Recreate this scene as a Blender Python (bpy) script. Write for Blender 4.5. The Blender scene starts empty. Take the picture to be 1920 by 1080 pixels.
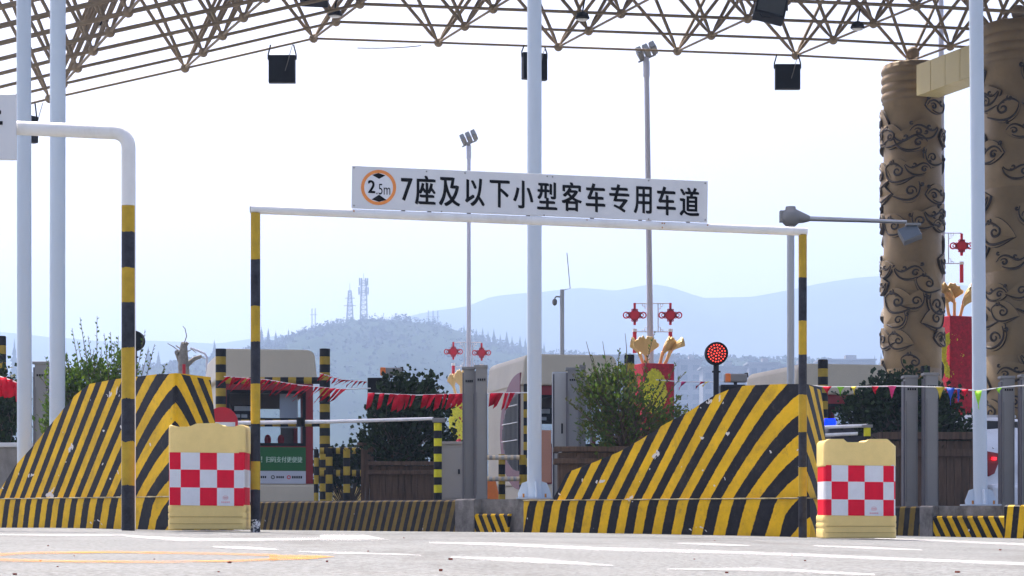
import bpy, math, random
from mathutils import Vector, Matrix, noise as mnoise
R = math.radians
random.seed(7)
scene = bpy.context.scene
COL = scene.collection
# ------------------------------------------------------------------ camera, sky, sun, exposure
F = 4000.0; EYE = 0.166; YH = 967.0
cam = bpy.data.cameras.new('camera'); cam.sensor_width = 36; cam.lens = 36 * F / 1920
cam.shift_y = (YH - 540) / 1920; cam.clip_end = 20000; cam.clip_start = 0.1
co = bpy.data.objects.new('camera', cam); COL.objects.link(co)
co.location = (0, 0, EYE); co.rotation_euler = (R(90), 0, 0); scene.camera = co

SUN_EL, SUN_AZ = 58.0, -28.0            # azimuth from +Y towards +X
w = bpy.data.worlds.new('World'); scene.world = w; w.use_nodes = True
nt = w.node_tree; bg = nt.nodes['Background']
sky = nt.nodes.new('ShaderNodeTexSky'); sky.sky_type = 'NISHITA'; sky.sun_disc = False
sky.sun_elevation = R(SUN_EL); sky.sun_rotation = R(SUN_AZ); sky.air_density = 1.0; sky.dust_density = 6.0; sky.ozone_density = 1.0
tint = nt.nodes.new('ShaderNodeMix'); tint.data_type = 'RGBA'; tint.blend_type = 'MULTIPLY'; tint.inputs[0].default_value = 1; tint.inputs[7].default_value = (1.07, .975, 1.0, 1)   # pinkish tint against the cyan cast of the sky
nt.links.new(sky.outputs[0], tint.inputs[6]); nt.links.new(tint.outputs[2], bg.inputs[0]); bg.inputs[1].default_value = 0.15
sl = bpy.data.lights.new('sun', 'SUN'); sl.energy = 4.0; sl.angle = R(0.5); sl.color = (1, .95, .87)
so = bpy.data.objects.new('sun', sl); COL.objects.link(so)
sd = Vector((math.sin(R(SUN_AZ)) * math.cos(R(SUN_EL)), math.cos(R(SUN_AZ)) * math.cos(R(SUN_EL)), math.sin(R(SUN_EL))))
so.rotation_euler = (-sd).to_track_quat('-Z', 'Y').to_euler()
so.location = (0, 0, 60)
scene.view_settings.view_transform = 'Standard'; scene.view_settings.look = 'None'
scene.view_settings.gamma = 1; scene.view_settings.use_curve_mapping = False
scene.view_settings.exposure = 1.13
scene.cycles.max_bounces = 8; scene.cycles.volume_bounces = 0
scene.cycles.use_denoising = True

# ------------------------------------------------------------------ helpers
def W(px, py, d): return Vector(((px - 960) * d / F, d, EYE + (YH - py) * d / F))
def X_(px, d): return (px - 960) * d / F
def Z_(py, d): return EYE + (YH - py) * d / F
def sm(a, b, x):
    t = max(0, min(1, (x - a) / (b - a))); return t * t * (3 - 2 * t)
def ground_z(x, y):
    if x < 2: z = 0.0108 * (2 - max(x, -4)) * (1 - sm(18, 22, y))
    else: z = -0.017 * (min(x, 7) - 2)
    return z * (1 - sm(40, 60, y))

class MB:
    def __init__(s): s.v = []; s.f = []; s.uv = []; s.sm = []; s.mi = []
    def poly(s, pts, uv=None, smooth=False, mi=0):
        b = len(s.v); s.v += [Vector(p) for p in pts]; s.f.append(list(range(b, b + len(pts))))
        s.uv.append(uv or [(0, 0)] * len(pts)); s.sm.append(smooth); s.mi.append(mi); return s
    def raw(s, vs, fs, uvs=None, smooth=False, mi=0):
        b = len(s.v); s.v += [Vector(p) for p in vs]
        for f in fs:
            s.f.append([b + i for i in f]); s.uv.append([uvs[i] for i in f] if uvs else [(0, 0)] * len(f)); s.sm.append(smooth); s.mi.append(mi)
        return s
    def box(s, c, size, M=None, mi=0):
        c = Vector(c); h = Vector(size) / 2
        vs = [Vector((x * h.x, y * h.y, z * h.z)) for z in (-1, 1) for y in (-1, 1) for x in (-1, 1)]
        if M is not None: vs = [M @ v for v in vs]
        return s.raw([v + c for v in vs], [(0, 2, 3, 1), (4, 5, 7, 6), (0, 1, 5, 4), (2, 6, 7, 3), (0, 4, 6, 2), (1, 3, 7, 5)], mi=mi)
    def path(s, pts, r, n=10, us=None, caps=True, smooth=True, mi=0, wv=1.0):
        pts = [Vector(p) for p in pts]; k = len(pts)
        rs = r if isinstance(r, (list, tuple)) else [r] * k
        us = us or [0] * k
        up = None; vs = []; uv = []
        for i, p in enumerate(pts):
            t = (pts[min(i + 1, k - 1)] - pts[max(i - 1, 0)]).normalized()
            if up is None:
                a = Vector((0, 1, 0)) if abs(t.y) < .9 else Vector((1, 0, 0))
                up = (a - t * a.dot(t)).normalized()
            else:
                up = (up - t * up.dot(t)).normalized()
            sd_ = t.cross(up)
            for j in range(n):
                a = 2 * math.pi * j / n
                vs.append(p + (up * math.cos(a) + sd_ * math.sin(a)) * rs[i]); uv.append((us[i], abs(((j / n + .5) % 1) - .5) * wv))
        fs = [(i * n + j, i * n + (j + 1) % n, (i + 1) * n + (j + 1) % n, (i + 1) * n + j) for i in range(k - 1) for j in range(n)]
        s.raw(vs, fs, uv, smooth, mi)
        if caps:
            s.poly([vs[j] for j in range(n)][::-1], [uv[j] for j in range(n)], False, mi)
            s.poly([vs[(k - 1) * n + j] for j in range(n)], [uv[(k - 1) * n + j] for j in range(n)], False, mi)
        return s
    def tube(s, a, b, r, n=10, u=(0, 0), caps=True, smooth=True, r1=None, mi=0):
        return s.path([a, b], [r, r if r1 is None else r1], n, list(u), caps, smooth, mi)
    def lathe(s, c, prof, n=24, smooth=True, mi=0, us=None):
        c = Vector(c); vs = []; uv = []
        for i, (r, z) in enumerate(prof):
            for j in range(n):
                a = 2 * math.pi * j / n; vs.append(c + Vector((r * math.cos(a), r * math.sin(a), z))); uv.append((us[i] if us else 0, 0))
        k = len(prof)
        fs = [(i * n + j, i * n + (j + 1) % n, (i + 1) * n + (j + 1) % n, (i + 1) * n + j) for i in range(k - 1) for j in range(n)]
        fs += [tuple(range(n))[::-1], tuple((k - 1) * n + j for j in range(n))]
        return s.raw(vs, fs, uv, smooth, mi)
    def extrude(s, pts, vec, mi=0, smooth=False):
        pts = [Vector(p) for p in pts]; vec = Vector(vec); n = len(pts); q = [p + vec for p in pts]
        return s.raw(pts + q, [tuple(range(n)), tuple(range(2 * n - 1, n - 1, -1))] + [(i, i + n, (i + 1) % n + n, (i + 1) % n) for i in range(n)], mi=mi, smooth=smooth)
    def ball(s, c, r, n=10, m=7, sc=(1, 1, 1), mi=0):
        c = Vector(c); vs = []; fs = []
        for i in range(m + 1):
            ph = math.pi * i / m
            for j in range(n):
                a = 2 * math.pi * j / n
                vs.append(c + Vector((math.sin(ph) * math.cos(a) * r * sc[0], math.sin(ph) * math.sin(a) * r * sc[1], -math.cos(ph) * r * sc[2])))
        for i in range(m):
            for j in range(n): fs.append((i * n + j, i * n + (j + 1) % n, (i + 1) * n + (j + 1) % n, (i + 1) * n + j))
        return s.raw(vs, fs, smooth=True, mi=mi)
    def build(s, name, mat, parent=None, bevel=0, origin=None, norm=True):
        o0 = Vector(origin) if origin is not None else (Vector((0, 0, 0)) if parent is None else world_loc(parent))
        me = bpy.data.meshes.new(name)
        me.from_pydata([v - o0 for v in s.v], [], s.f)
        ul = me.uv_layers.new(name='UVMap'); k = 0
        flat = []
        for u in s.uv:
            for a in u: flat += [a[0], a[1]]
        ul.data.foreach_set('uv', flat)
        me.polygons.foreach_set('use_smooth', s.sm); me.polygons.foreach_set('material_index', s.mi)
        for m in (mat if isinstance(mat, (list, tuple)) else [mat]): me.materials.append(m)
        me.update()
        if norm:
            import bmesh
            bm = bmesh.new(); bm.from_mesh(me); bmesh.ops.recalc_face_normals(bm, faces=bm.faces); bm.to_mesh(me); bm.free()
        o = bpy.data.objects.new(name, me); COL.objects.link(o)
        if parent is not None: o.parent = parent
        else: o.location = o0
        if bevel:
            b = o.modifiers.new('bevel', 'BEVEL'); b.width = bevel; b.segments = 2; b.limit_method = 'ANGLE'; b.angle_limit = R(50)
        return o

def world_loc(o):
    v = Vector((0, 0, 0))
    while o is not None: v += Vector(o.location); o = o.parent
    return v
def tag(o, label=None, cat=None, group=None, kind=None):
    if label: o['label'] = label
    if cat: o['category'] = cat
    if group: o['group'] = group
    if kind: o['kind'] = kind
    return o
def thing(name, label, cat, loc, group=None):
    o = bpy.data.objects.new(name, None); COL.objects.link(o); o.location = Vector(loc); o.empty_display_size = .2
    return tag(o, label, cat, group)
def dup(o, loc, label=None, parent=None):
    c = o.copy(); COL.objects.link(c)
    if parent is None:
        c.location = Vector(loc)
        if label: c['label'] = label
    else: c.parent = parent
    for ch in list(o.children): dup(ch, None, None, c)
    return c

# ------------------------------------------------------------------ materials
def newmat(name):
    m = bpy.data.materials.new(name); m.use_nodes = True; n = m.node_tree
    return m, n, n.nodes['Principled BSDF']
def node(n, t, **kw):
    o = n.nodes.new(t)
    for k, v in kw.items(): setattr(o, k, v)
    return o
def math_n(n, op, a, b=None):
    o = node(n, 'ShaderNodeMath', operation=op)
    for i, x in enumerate((a, b)):
        if x is None: continue
        if isinstance(x, (int, float)): o.inputs[i].default_value = x
        else: n.links.new(x, o.inputs[i])
    return o.outputs[0]
def noise_n(n, scale, detail=4, rough=.6, coord='Object', dist=0, sc=None):
    tc = node(n, 'ShaderNodeTexCoord'); t = node(n, 'ShaderNodeTexNoise')
    t.inputs['Scale'].default_value = scale; t.inputs['Detail'].default_value = detail; t.inputs['Roughness'].default_value = rough
    t.inputs['Distortion'].default_value = dist
    src = tc.outputs[coord]
    if sc:
        mp = node(n, 'ShaderNodeMapping'); mp.inputs['Scale'].default_value = sc; n.links.new(src, mp.inputs[0]); src = mp.outputs[0]
    n.links.new(src, t.inputs['Vector']); return t.outputs['Fac']
def ramp_n(n, fac, stops):
    r = node(n, 'ShaderNodeValToRGB'); e = r.color_ramp.elements
    while len(e) < len(stops): e.new(.5)
    for i, (p, c) in enumerate(stops):
        e[i].position = p; e[i].color = tuple(c) + (1,) if len(c) == 3 else c
    n.links.new(fac, r.inputs[0]); return r.outputs[0]
def mix_n(n, fac, a, b, mode='MIX'):
    m = node(n, 'ShaderNodeMix', data_type='RGBA', blend_type=mode)
    for s_, x in ((m.inputs[0], fac), (m.inputs[6], a), (m.inputs[7], b)):
        if isinstance(x, (int, float)): s_.default_value = x
        elif isinstance(x, (tuple, list)): s_.default_value = tuple(x) + (1,)
        else: n.links.new(x, s_)
    return m.outputs[2]
def bump_n(n, bsdf, h, strength=.3, dist=.01):
    b = node(n, 'ShaderNodeBump'); b.inputs['Strength'].default_value = strength; b.inputs['Distance'].default_value = dist
    n.links.new(h, b.inputs['Height']); n.links.new(b.outputs[0], bsdf.inputs['Normal'])
def mat(name, col, rough=.6, metal=0, var=.15, scale=6, bump=0, dirt=.0, dirtcol=(.12, .1, .08), sc=None, spec=.4):
    m, n, b = newmat(name)
    lo = tuple(c * (1 - var) for c in col); hi = tuple(min(1, c * (1 + var)) for c in col)
    f = noise_n(n, scale, 5, .65, sc=sc)
    c = ramp_n(n, f, [(.3, lo), (.7, hi)])
    if dirt:
        g = noise_n(n, scale * .5, 8, .75, sc=(1, 1, .25)); gm = ramp_n(n, g, [(.52, (0, 0, 0)), (.72, (dirt,) * 3)])
        c = mix_n(n, gm, c, dirtcol)
    n.links.new(c, b.inputs['Base Color'])
    b.inputs['Roughness'].default_value = rough; b.inputs['Metallic'].default_value = metal; b.inputs['Specular IOR Level'].default_value = spec
    if bump: bump_n(n, b, noise_n(n, scale * 6, 5, .7), bump, .01)
    return m
YEL = (.75, .45, .008); BLK = (.008, .008, .011)
def stripe_mat(name, a=YEL, bcol=BLK, edge=.10, chips=.0, duty=.5, rough=.55, dirt=.35, white_side=None):
    """colour by UV.x in stripe units (one colour per unit)"""
    m, n, b = newmat(name)
    uvn = node(n, 'ShaderNodeUVMap'); sp = node(n, 'ShaderNodeSeparateXYZ'); n.links.new(uvn.outputs[0], sp.inputs[0])
    u = sp.outputs[0]
    nz = noise_n(n, 22, 4, .7); nz2 = noise_n(n, 3.0, 2, .5)
    u2 = math_n(n, 'ADD', u, math_n(n, 'MULTIPLY', math_n(n, 'SUBTRACT', nz, .5), edge * 2))
    u2 = math_n(n, 'ADD', u2, math_n(n, 'MULTIPLY', math_n(n, 'SUBTRACT', nz2, .5), edge * .7))
    fr = math_n(n, 'FRACT', math_n(n, 'MULTIPLY', u2, .5))
    k = math_n(n, 'GREATER_THAN', fr, duty)
    va = noise_n(n, 4, 6, .7); vb = noise_n(n, 9, 6, .75)
    ya = ramp_n(n, va, [(.3, tuple(c * .72 for c in a)), (.65, tuple(c * 1.08 for c in a))])
    yb = ramp_n(n, vb, [(.3, tuple(c * .7 for c in bcol)), (.75, tuple(c * 2.4 for c in bcol))])
    c = mix_n(n, k, ya, yb)
    if dirt:
        d = ramp_n(n, noise_n(n, 12, 8, .8), [(.56, (0, 0, 0)), (.75, (dirt,) * 3)]); c = mix_n(n, d, c, (.10, .085, .06))
    if dirt:
        d2 = ramp_n(n, noise_n(n, 2.2, 7, .78, sc=(1, 1, .7), dist=.5), [(.52, (0, 0, 0)), (.78, (dirt,) * 3)]); c = mix_n(n, d2, c, (.06, .052, .042))
    if chips:
        ch = ramp_n(n, noise_n(n, 7, 3, .55, dist=.6, sc=(1, 1, .8)), [(1 - chips - .004, (0, 0, 0)), (1 - chips, (1, 1, 1))])
        c = mix_n(n, ch, c, (.62, .6, .58))
    if white_side is not None:
        g = math_n(n, 'LESS_THAN', sp.outputs[1], white_side); c = mix_n(n, g, c, (.75, .75, .76))
    n.links.new(c, b.inputs['Base Color']); b.inputs['Roughness'].default_value = rough; b.inputs['Specular IOR Level'].default_value = .12
    bump_n(n, b, noise_n(n, 30, 5, .7), .25, .006)
    return m
M = {}
M['stripe'] = stripe_mat('island_paint', edge=.085, chips=.30, dirt=.6)
M['kerbpaint'] = stripe_mat('kerb_paint_worn', a=(.22, .15, .035), bcol=(.016, .016, .018), edge=.14, chips=.27, dirt=.85)
M['bands'] = stripe_mat('post_band_paint', a=(.52, .34, .03), bcol=(.022, .023, .03), edge=.035, dirt=.3)
M['bands_ragged'] = stripe_mat('post_band_paint_ragged', a=(.52, .34, .03), bcol=(.022, .023, .03), edge=.07, dirt=.25, white_side=.30)
M['tape'] = stripe_mat('reflective_tape', a=(.75, .68, .03), bcol=(.01, .01, .012), edge=.01, dirt=.1)
M['guard'] = stripe_mat('guard_paint', a=(.5, .33, .04), bcol=(.012, .012, .012), edge=.03, dirt=.3)
M['zebra_white'] = stripe_mat('rail_tape', a=(.75, .6, .38), bcol=(.3, .28, .25), edge=.05, dirt=.2)
M['pole'] = mat('pole_galvanised_paint', (.52, .60, .68), .5, 0, .05, 1.5, sc=(1, 1, .2), dirt=.12)
M['whitepaint'] = mat('white_gloss_paint', (.74, .74, .72), .4, 0, .05, 5, dirt=.4, dirtcol=(.38, .33, .26))
M['sign'] = mat('sign_white', (.66, .67, .68), .45, 0, .03, 2, dirt=.12, dirtcol=(.4, .38, .36))
M['ink'] = mat('sign_ink', (.006, .006, .007), .8, 0, .1, 10, spec=.08)
M['orange'] = mat('sign_orange', (.80, .27, .06), .5, 0, .12, 14)
M['rust'] = mat('rust_stain', (.42, .18, .04), .9, 0, .3, 30)
M['truss'] = mat('truss_paint', (.29, .22, .14), .6, 0, .25, 2)
M['roof'] = mat('unseen_roof_sheet', (.5, .5, .5), .7)
M['black'] = mat('black_plastic', (.008, .008, .009), .6, 0, .2, 5, spec=.12)
M['dark'] = mat('dark_steel', (.018, .018, .022), .5, 0, .2, 6, spec=.15)
M['floodglass'] = mat('lamp_glass', (.10, .12, .14), .15, 0, .1, 3)
M['steel'] = mat('brushed_steel', (.42, .42, .42), .38, .85, .12, 3, sc=(1, 1, .1))
M['grey'] = mat('grey_paint', (.23, .225, .215), .5, .1, .06, 2, dirt=.15)
M['greydark'] = mat('grey_paint_dark', (.11, .105, .115), .5, .1, .08, 3)
M['cab'] = mat('cabinet_beige', (.40, .375, .34), .5, 0, .07, 2, dirt=.2)
M['plastic'] = mat('barrier_plastic', (.86, .64, .24), .5, 0, .10, 3, bump=.15, dirt=.3, dirtcol=(.45, .31, .13), spec=.2)
M['fadedred'] = mat('faded_red_print', (.72, .36, .38), .6, spec=.1)
M['seam'] = mat('plastic_seam', (.42, .29, .10), .6, spec=.1)
M['refl_red'] = mat('reflective_red', (.74, .006, .035), .5, 0, .08, 12, spec=.12)
M['refl_white'] = mat('reflective_white', (.70, .71, .74), .5, 0, .05, 12, dirt=.15, dirtcol=(.5, .45, .38), spec=.12)
M['booth'] = mat('booth_cream', (.68, .59, .44), .5, 0, .05, 1.5, dirt=.12)
M['boothred'] = mat('booth_red', (.28, .012, .016), .4, 0, .12, 2)
M['maroon'] = mat('maroon_panel', (.27, .07, .09), .45, 0, .1, 2)
M['salmon'] = mat('salmon_panel', (.62, .28, .17), .5, 0, .05, 2)
M['green'] = mat('poster_green', (.012, .14, .027), .4, 0, .06, 2)
M['posterwhite'] = mat('poster_white', (.62, .63, .68), .4, 0, .03, 3)
M['posterink'] = mat('poster_text', (.55, .72, .55), .5)
M['red'] = mat('red_fabric', (.55, .008, .028), .8, 0, .25, 7, spec=.1)
M['redpaint'] = mat('red_paint', (.58, .012, .03), .45, 0, .1, 5)
M['wood'] = mat('planter_wood', (.10, .06, .036), .8, 0, .45, 5, bump=.4, sc=(8, 8, .6))
M['soil'] = mat('soil', (.05, .035, .025), .95)
M['leaf_conc'] = mat('concrete', (.30, .285, .26), .9, 0, .25, 4, bump=.4, dirt=.6)
M['edge'] = mat('worn_edge', (.34, .29, .17), .95, 0, .6, 9, bump=.5, dirt=.7, dirtcol=(.04, .035, .03))
M['rawconc'] = mat('raw_concrete', (.20, .19, .175), .95, 0, .45, 7, bump=.8, dirt=.95, dirtcol=(.025, .025, .025))
M['bark'] = mat('bark', (.11, .08, .055), .9, 0, .3, 12)
M['deadbark'] = mat('dead_bark', (.30, .28, .25), .9, 0, .3, 8)
M['bronze'] = mat('column_bronze', (.285, .20, .10), .5, .15, .22, 1.2, bump=.2, dirt=.35, dirtcol=(.10, .062, .03))
M['bronzeshade'] = mat('relief_crevice_shade', (.04, .027, .017), .6, .15, .25, 5)  # shade of the carved crevices put into the colour
M['beam'] = mat('beam_panel', (.62, .52, .24), .45, 0, .04, 1)
M['gold'] = mat('gold_leaf', (.72, .50, .20), .4, .25, .12, 2)
M['white'] = mat('white_enamel', (.8, .8, .8), .4)
M['carpaint'] = mat('white_car_paint', (.74, .75, .77), .2, 0, .02, 2, spec=.6)
M['rubber'] = mat('rubber', (.015, .015, .015), .8)
M['far'] = mat('far_plaster', (.2, .2, .21), .8, 0, .08, .1)
M['fardark'] = mat('far_window', (.11, .12, .135), .7, spec=.1)
M['lattice'] = mat('tower_steel', (.10, .11, .13), .6)
M['pebble'] = mat('red_brown_chip', (.22, .055, .035), .9, 0, .4, 40)
M['petal'] = mat('yellow_flowers', (.74, .70, .03), .7, 0, .3, 20)
M['redflower'] = mat('red_flowers', (.42, .006, .025), .85, 0, .45, 14, bump=.6)
def leafmat(name, cols, trans=.35, rough=.6, spec=.18):
    m, n, b = newmat(name)
    g = node(n, 'ShaderNodeNewGeometry'); c = ramp_n(n, g.outputs['Random Per Island'], [(i / (len(cols) - 1), k) for i, k in enumerate(cols)])
    n.links.new(c, b.inputs['Base Color']); b.inputs['Roughness'].default_value = rough; b.inputs['Specular IOR Level'].default_value = spec
    tr = node(n, 'ShaderNodeBsdfTranslucent'); n.links.new(mix_n(n, 1.0, c, (1.3, 1.5, .6), 'MULTIPLY'), tr.inputs[0])
    ms = node(n, 'ShaderNodeMixShader'); ms.inputs[0].default_value = trans
    n.links.new(b.outputs[0], ms.inputs[1]); n.links.new(tr.outputs[0], ms.inputs[2]); n.links.new(ms.outputs[0], n.nodes['Material Output'].inputs[0])
    return m
M['leaf'] = leafmat('shrub_leaves', [(.03, .06, .015), (.06, .10, .025), (.09, .13, .03), (.04, .085, .02)])
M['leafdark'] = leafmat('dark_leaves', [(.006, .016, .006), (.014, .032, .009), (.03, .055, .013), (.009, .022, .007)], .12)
M['leafolive'] = leafmat('olive_leaves', [(.04, .075, .02), (.075, .12, .03), (.12, .14, .035), (.05, .095, .024), (.12, .10, .04)], .4)
M['forest'] = leafmat('forest_leaves', [(.012, .026, .012), (.022, .038, .015), (.017, .03, .013)], 0, 1.0, 0)
M['pine'] = mat('pine_needles', (.022, .05, .022), .9, 0, .3, .5)
def emis(name, col, st):
    m, n, b = newmat(name); b.inputs['Base Color'].default_value = tuple(c * .5 for c in col) + (1,)
    b.inputs['Emission Color'].default_value = tuple(col) + (1,); b.inputs['Emission Strength'].default_value = st; return m
M['led'] = emis('red_led', (1, .055, .03), 1.5)
M['tail'] = emis('tail_lamp_lit', (1, .01, .02), 1.8)
M['tailred'] = mat('tail_lamp_lens', (.22, .004, .01), .15, 0, .1, 5)
M['bluelamp'] = emis('blue_beacon_lit', (.0, .02, 1), 1.6)
M['amber'] = mat('amber_lens', (.85, .2, .03), .3)
m, n, b = newmat('window_glass'); b.inputs['Base Color'].default_value = (.8, .85, .88, 1); b.inputs['Roughness'].default_value = .03
b.inputs['Transmission Weight'].default_value = 1; b.inputs['IOR'].default_value = 1.1; M['glass'] = m
M['darkglass'] = mat('dark_glass', (.02, .024, .03), .08, 0, .1, 2, spec=.6)
# ground
m, n, b = newmat('worn_concrete_road')
f1 = noise_n(n, .7, 6, .7); f2 = noise_n(n, 55, 4, .8); f3 = noise_n(n, 6, 6, .75, sc=(.35, 1, 1))
c = ramp_n(n, f1, [(.3, (.142, .149, .148)), (.7, (.202, .212, .209))])
c = mix_n(n, ramp_n(n, f2, [(.45, (.0,) * 3), (.66, (.8,) * 3)]), c, (.31, .325, .32))
c = mix_n(n, ramp_n(n, f2, [(.34, (.95,) * 3), (.48, (0,) * 3)]), c, (.06, .055, .05))
c = mix_n(n, ramp_n(n, f3, [(.5, (0,) * 3), (.75, (.35,) * 3)]), c, (.18, .165, .14))
f4 = noise_n(n, 1.1, 5, .7, sc=(1, .22, 1), dist=.4); c = mix_n(n, ramp_n(n, f4, [(.5, (0,) * 3), (.72, (.7,) * 3)]), c, (.10, .097, .09))
n.links.new(c, b.inputs['Base Color']); b.inputs['Roughness'].default_value = .9; b.inputs['Specular IOR Level'].default_value = .2
bump_n(n, b, f2, .6, .01); M['road'] = m
def markmat(name, col):
    m, n, b = newmat(name)
    f = noise_n(n, 5, 8, .85, sc=(.5, 1, 1)); f2 = noise_n(n, 60, 3, .7); fe = noise_n(n, 14, 6, .8)
    k = ramp_n(n, math_n(n, 'ADD', math_n(n, 'MULTIPLY', f, .75), math_n(n, 'MULTIPLY', f2, .25)), [(.40, (.75,) * 3), (.58, (.06,) * 3)])
    uvn = node(n, 'ShaderNodeUVMap'); sp = node(n, 'ShaderNodeSeparateXYZ'); n.links.new(uvn.outputs[0], sp.inputs[0]); v = sp.outputs[1]
    e = math_n(n, 'MINIMUM', v, math_n(n, 'SUBTRACT', 1.0, v)); e = math_n(n, 'ADD', e, math_n(n, 'MULTIPLY', math_n(n, 'SUBTRACT', fe, .5), .7))
    em = ramp_n(n, e, [(.02, (0, 0, 0)), (.30, (1, 1, 1))])
    b.inputs['Base Color'].default_value = tuple(col) + (1,); b.inputs['Roughness'].default_value = .8; b.inputs['Specular IOR Level'].default_value = .2
    n.links.new(math_n(n, 'MULTIPLY', k, em), b.inputs['Alpha'])
    n.links.new(ramp_n(n, f, [(.3, tuple(col)), (.7, tuple(c * .85 for c in col))]), b.inputs['Base Color']); return m
M['mark_white'] = markmat('white_road_paint', (.80, .80, .79)); M['mark_yellow'] = markmat('yellow_road_paint', (.80, .32, .025))

m, n, b = newmat('chipped_white_primer'); b.inputs['Base Color'].default_value = (.72, .72, .73, 1); b.inputs['Roughness'].default_value = .8
n.links.new(ramp_n(n, noise_n(n, 26, 6, .8), [(.46, (1, 1, 1)), (.52, (0, 0, 0))]), b.inputs['Alpha']); M['chipped'] = m
def text_mesh(body, bold=0.0):
    c = bpy.data.curves.new('lettering', 'FONT'); c.body = body; c.offset = bold; c.align_x = 'LEFT'
    o = bpy.data.objects.new('lettering', c); COL.objects.link(o)
    bpy.context.view_layer.update()
    dg = bpy.context.evaluated_depsgraph_get(); me = bpy.data.meshes.new_from_object(o.evaluated_get(dg))
    vs = [v.co.copy() for v in me.vertices]; fs = [tuple(p.vertices) for p in me.polygons]
    bpy.data.objects.remove(o); bpy.data.curves.remove(c); bpy.data.meshes.remove(me)
    x0 = min(v.x for v in vs); x1 = max(v.x for v in vs); y0 = min(v.y for v in vs); y1 = max(v.y for v in vs)
    return [((v.x - x0) / (x1 - x0), (v.y - y0) / (y1 - y0)) for v in vs], fs
def put_text(mb, body, fn, bold=0.0, thick=None, mi=0):
    """fn(u,v) -> world point for u,v in 0..1 over the text's own box"""
    uv, fs = text_mesh(body, 0)
    e = bold * 1.0; k = 0
    for du, dv in (((0, 0),) if e <= 0 else ((-e, 0), (e, 0), (0, 0), (-e, .5 * e), (e, -.5 * e))):
        nn = Vector((0, -.00012 * k, 0)); k += 1
        mb.raw([fn(e + u * (1 - 2 * e) + du, .5 * e + v * (1 - e) + dv) + nn for u, v in uv], fs, mi=mi)
def quadfn(tl, tr, br, bl, off=Vector((0, 0, 0))):
    def fn(u, v):
        a = tl.lerp(tr, u); b = bl.lerp(br, u); return b.lerp(a, v) + off
    return fn
CAMW = Vector((0, -1, 0))

# ------------------------------------------------------------------ ground, hills, mountains, haze
xs = sorted(set([-4000, -2000, -1000, -400, -150, -60, -30] + [i * .5 for i in range(-40, 41)] + [30, 60, 150, 400, 1000, 2000, 4000]))
ys = sorted(set([-200, -80, -30, -10, 0] + [2 + i * .5 for i in range(0, 100)] + [55, 60, 70, 90, 130, 200, 300, 450, 700, 1200, 2000, 3500, 6000]))
g = MB(); nx = len(xs)
vs = [(x, y, ground_z(x, y)) for y in ys for x in xs]
fs = [(j * nx + i, j * nx + i + 1, (j + 1) * nx + i + 1, (j + 1) * nx + i) for j in range(len(ys) - 1) for i in range(nx - 1)]
g.raw(vs, fs, smooth=True); tag(g.build('ground', M['road']), 'pale worn concrete road surface of the toll plaza', 'road', kind='structure')

def on_ground(px, py, dz=.0022):
    d = EYE * F / (py - YH)
    for _ in range(12): d = (EYE - ground_z(X_(px, d), d)) * F / (py - YH)
    x = X_(px, d); return Vector((x, d, ground_z(x, d) + dz))
def marking(polys, m, label):
    b_ = MB()
    for p in polys: b_.poly([on_ground(x, y) for x, y in p], uv=[(0, 0), (0, 0), (0, 1), (0, 1)] if len(p) == 4 else [(0, .5)] * len(p))
    return tag(b_.build('road_markings', m, norm=False), label, 'road marking', kind='structure')
def band(pts, th):
    th = [t * 1.5 for t in th]; up = [(x, y - t / 2) for (x, y), t in zip(pts, th)]; dn = [(x, y + t / 2) for (x, y), t in zip(pts, th)]
    out = []; lp = lambda a, b__, f_: (a[0] + (b__[0] - a[0]) * f_, a[1] + (b__[1] - a[1]) * f_)
    for i in range(len(pts) - 1):
        for k in range(6): out.append([lp(up[i], up[i + 1], k / 6), lp(up[i], up[i + 1], (k + 1) / 6), lp(dn[i], dn[i + 1], (k + 1) / 6), lp(dn[i], dn[i + 1], k / 6)])
    return out
wp = band([(235, 1005), (330, 1012), (460, 1013), (640, 1010)], [3, 6, 4, 4]) + band([(400, 1026), (470, 1029), (522, 1031)], [2, 5, 1.5])
wp += [[(600, 1001), (672, 1001), (742, 1015), (600, 1016)]] + band([(0, 1003), (120, 1004), (235, 1004)], [2, 3, 2])  # last band: bright sunlit ground along the left kerb, painted white
wp += band([(805, 1018), (930, 1021), (1120, 1030), (1280, 1034), (1470, 1040), (1700, 1050), (1925, 1059)], [2, 5, 6, 5, 5, 5, 5])
wp += band([(845, 1046), (1000, 1052), (1150, 1062)], [2, 9, 2]) + band([(560, 1035), (660, 1038), (790, 1042)], [2, 3.5, 1.5])
wp += band([(1250, 1068), (1430, 1069), (1640, 1079)], [1.5, 6, 3]) + band([(1270, 1019), (1330, 1021), (1405, 1024)], [1.5, 4, 1.5])
wp += band([(1525, 1024), (1630, 1028), (1730, 1032)], [1.5, 4, 1.5]) + band([(1640, 1010), (1760, 1014), (1925, 1022)], [2, 3.5, 4])

marking(wp, M['mark_white'], 'worn white lane lines and a painted sunlit strip across the concrete')
yp = band([(-60, 1043), (60, 1038), (200, 1036), (400, 1039), (520, 1042)], [5, 4, 3.5, 3.5, 4]) + band([(-60, 1050), (140, 1054), (300, 1055), (430, 1053), (520, 1050)], [5, 4, 4, 3.5, 4])
yp += [[(505, 1041), (600, 1042), (628, 1045), (575, 1050), (505, 1052)]]
marking(yp, M['mark_yellow'], 'yellow pointed outline painted on the road at lower left')
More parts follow.
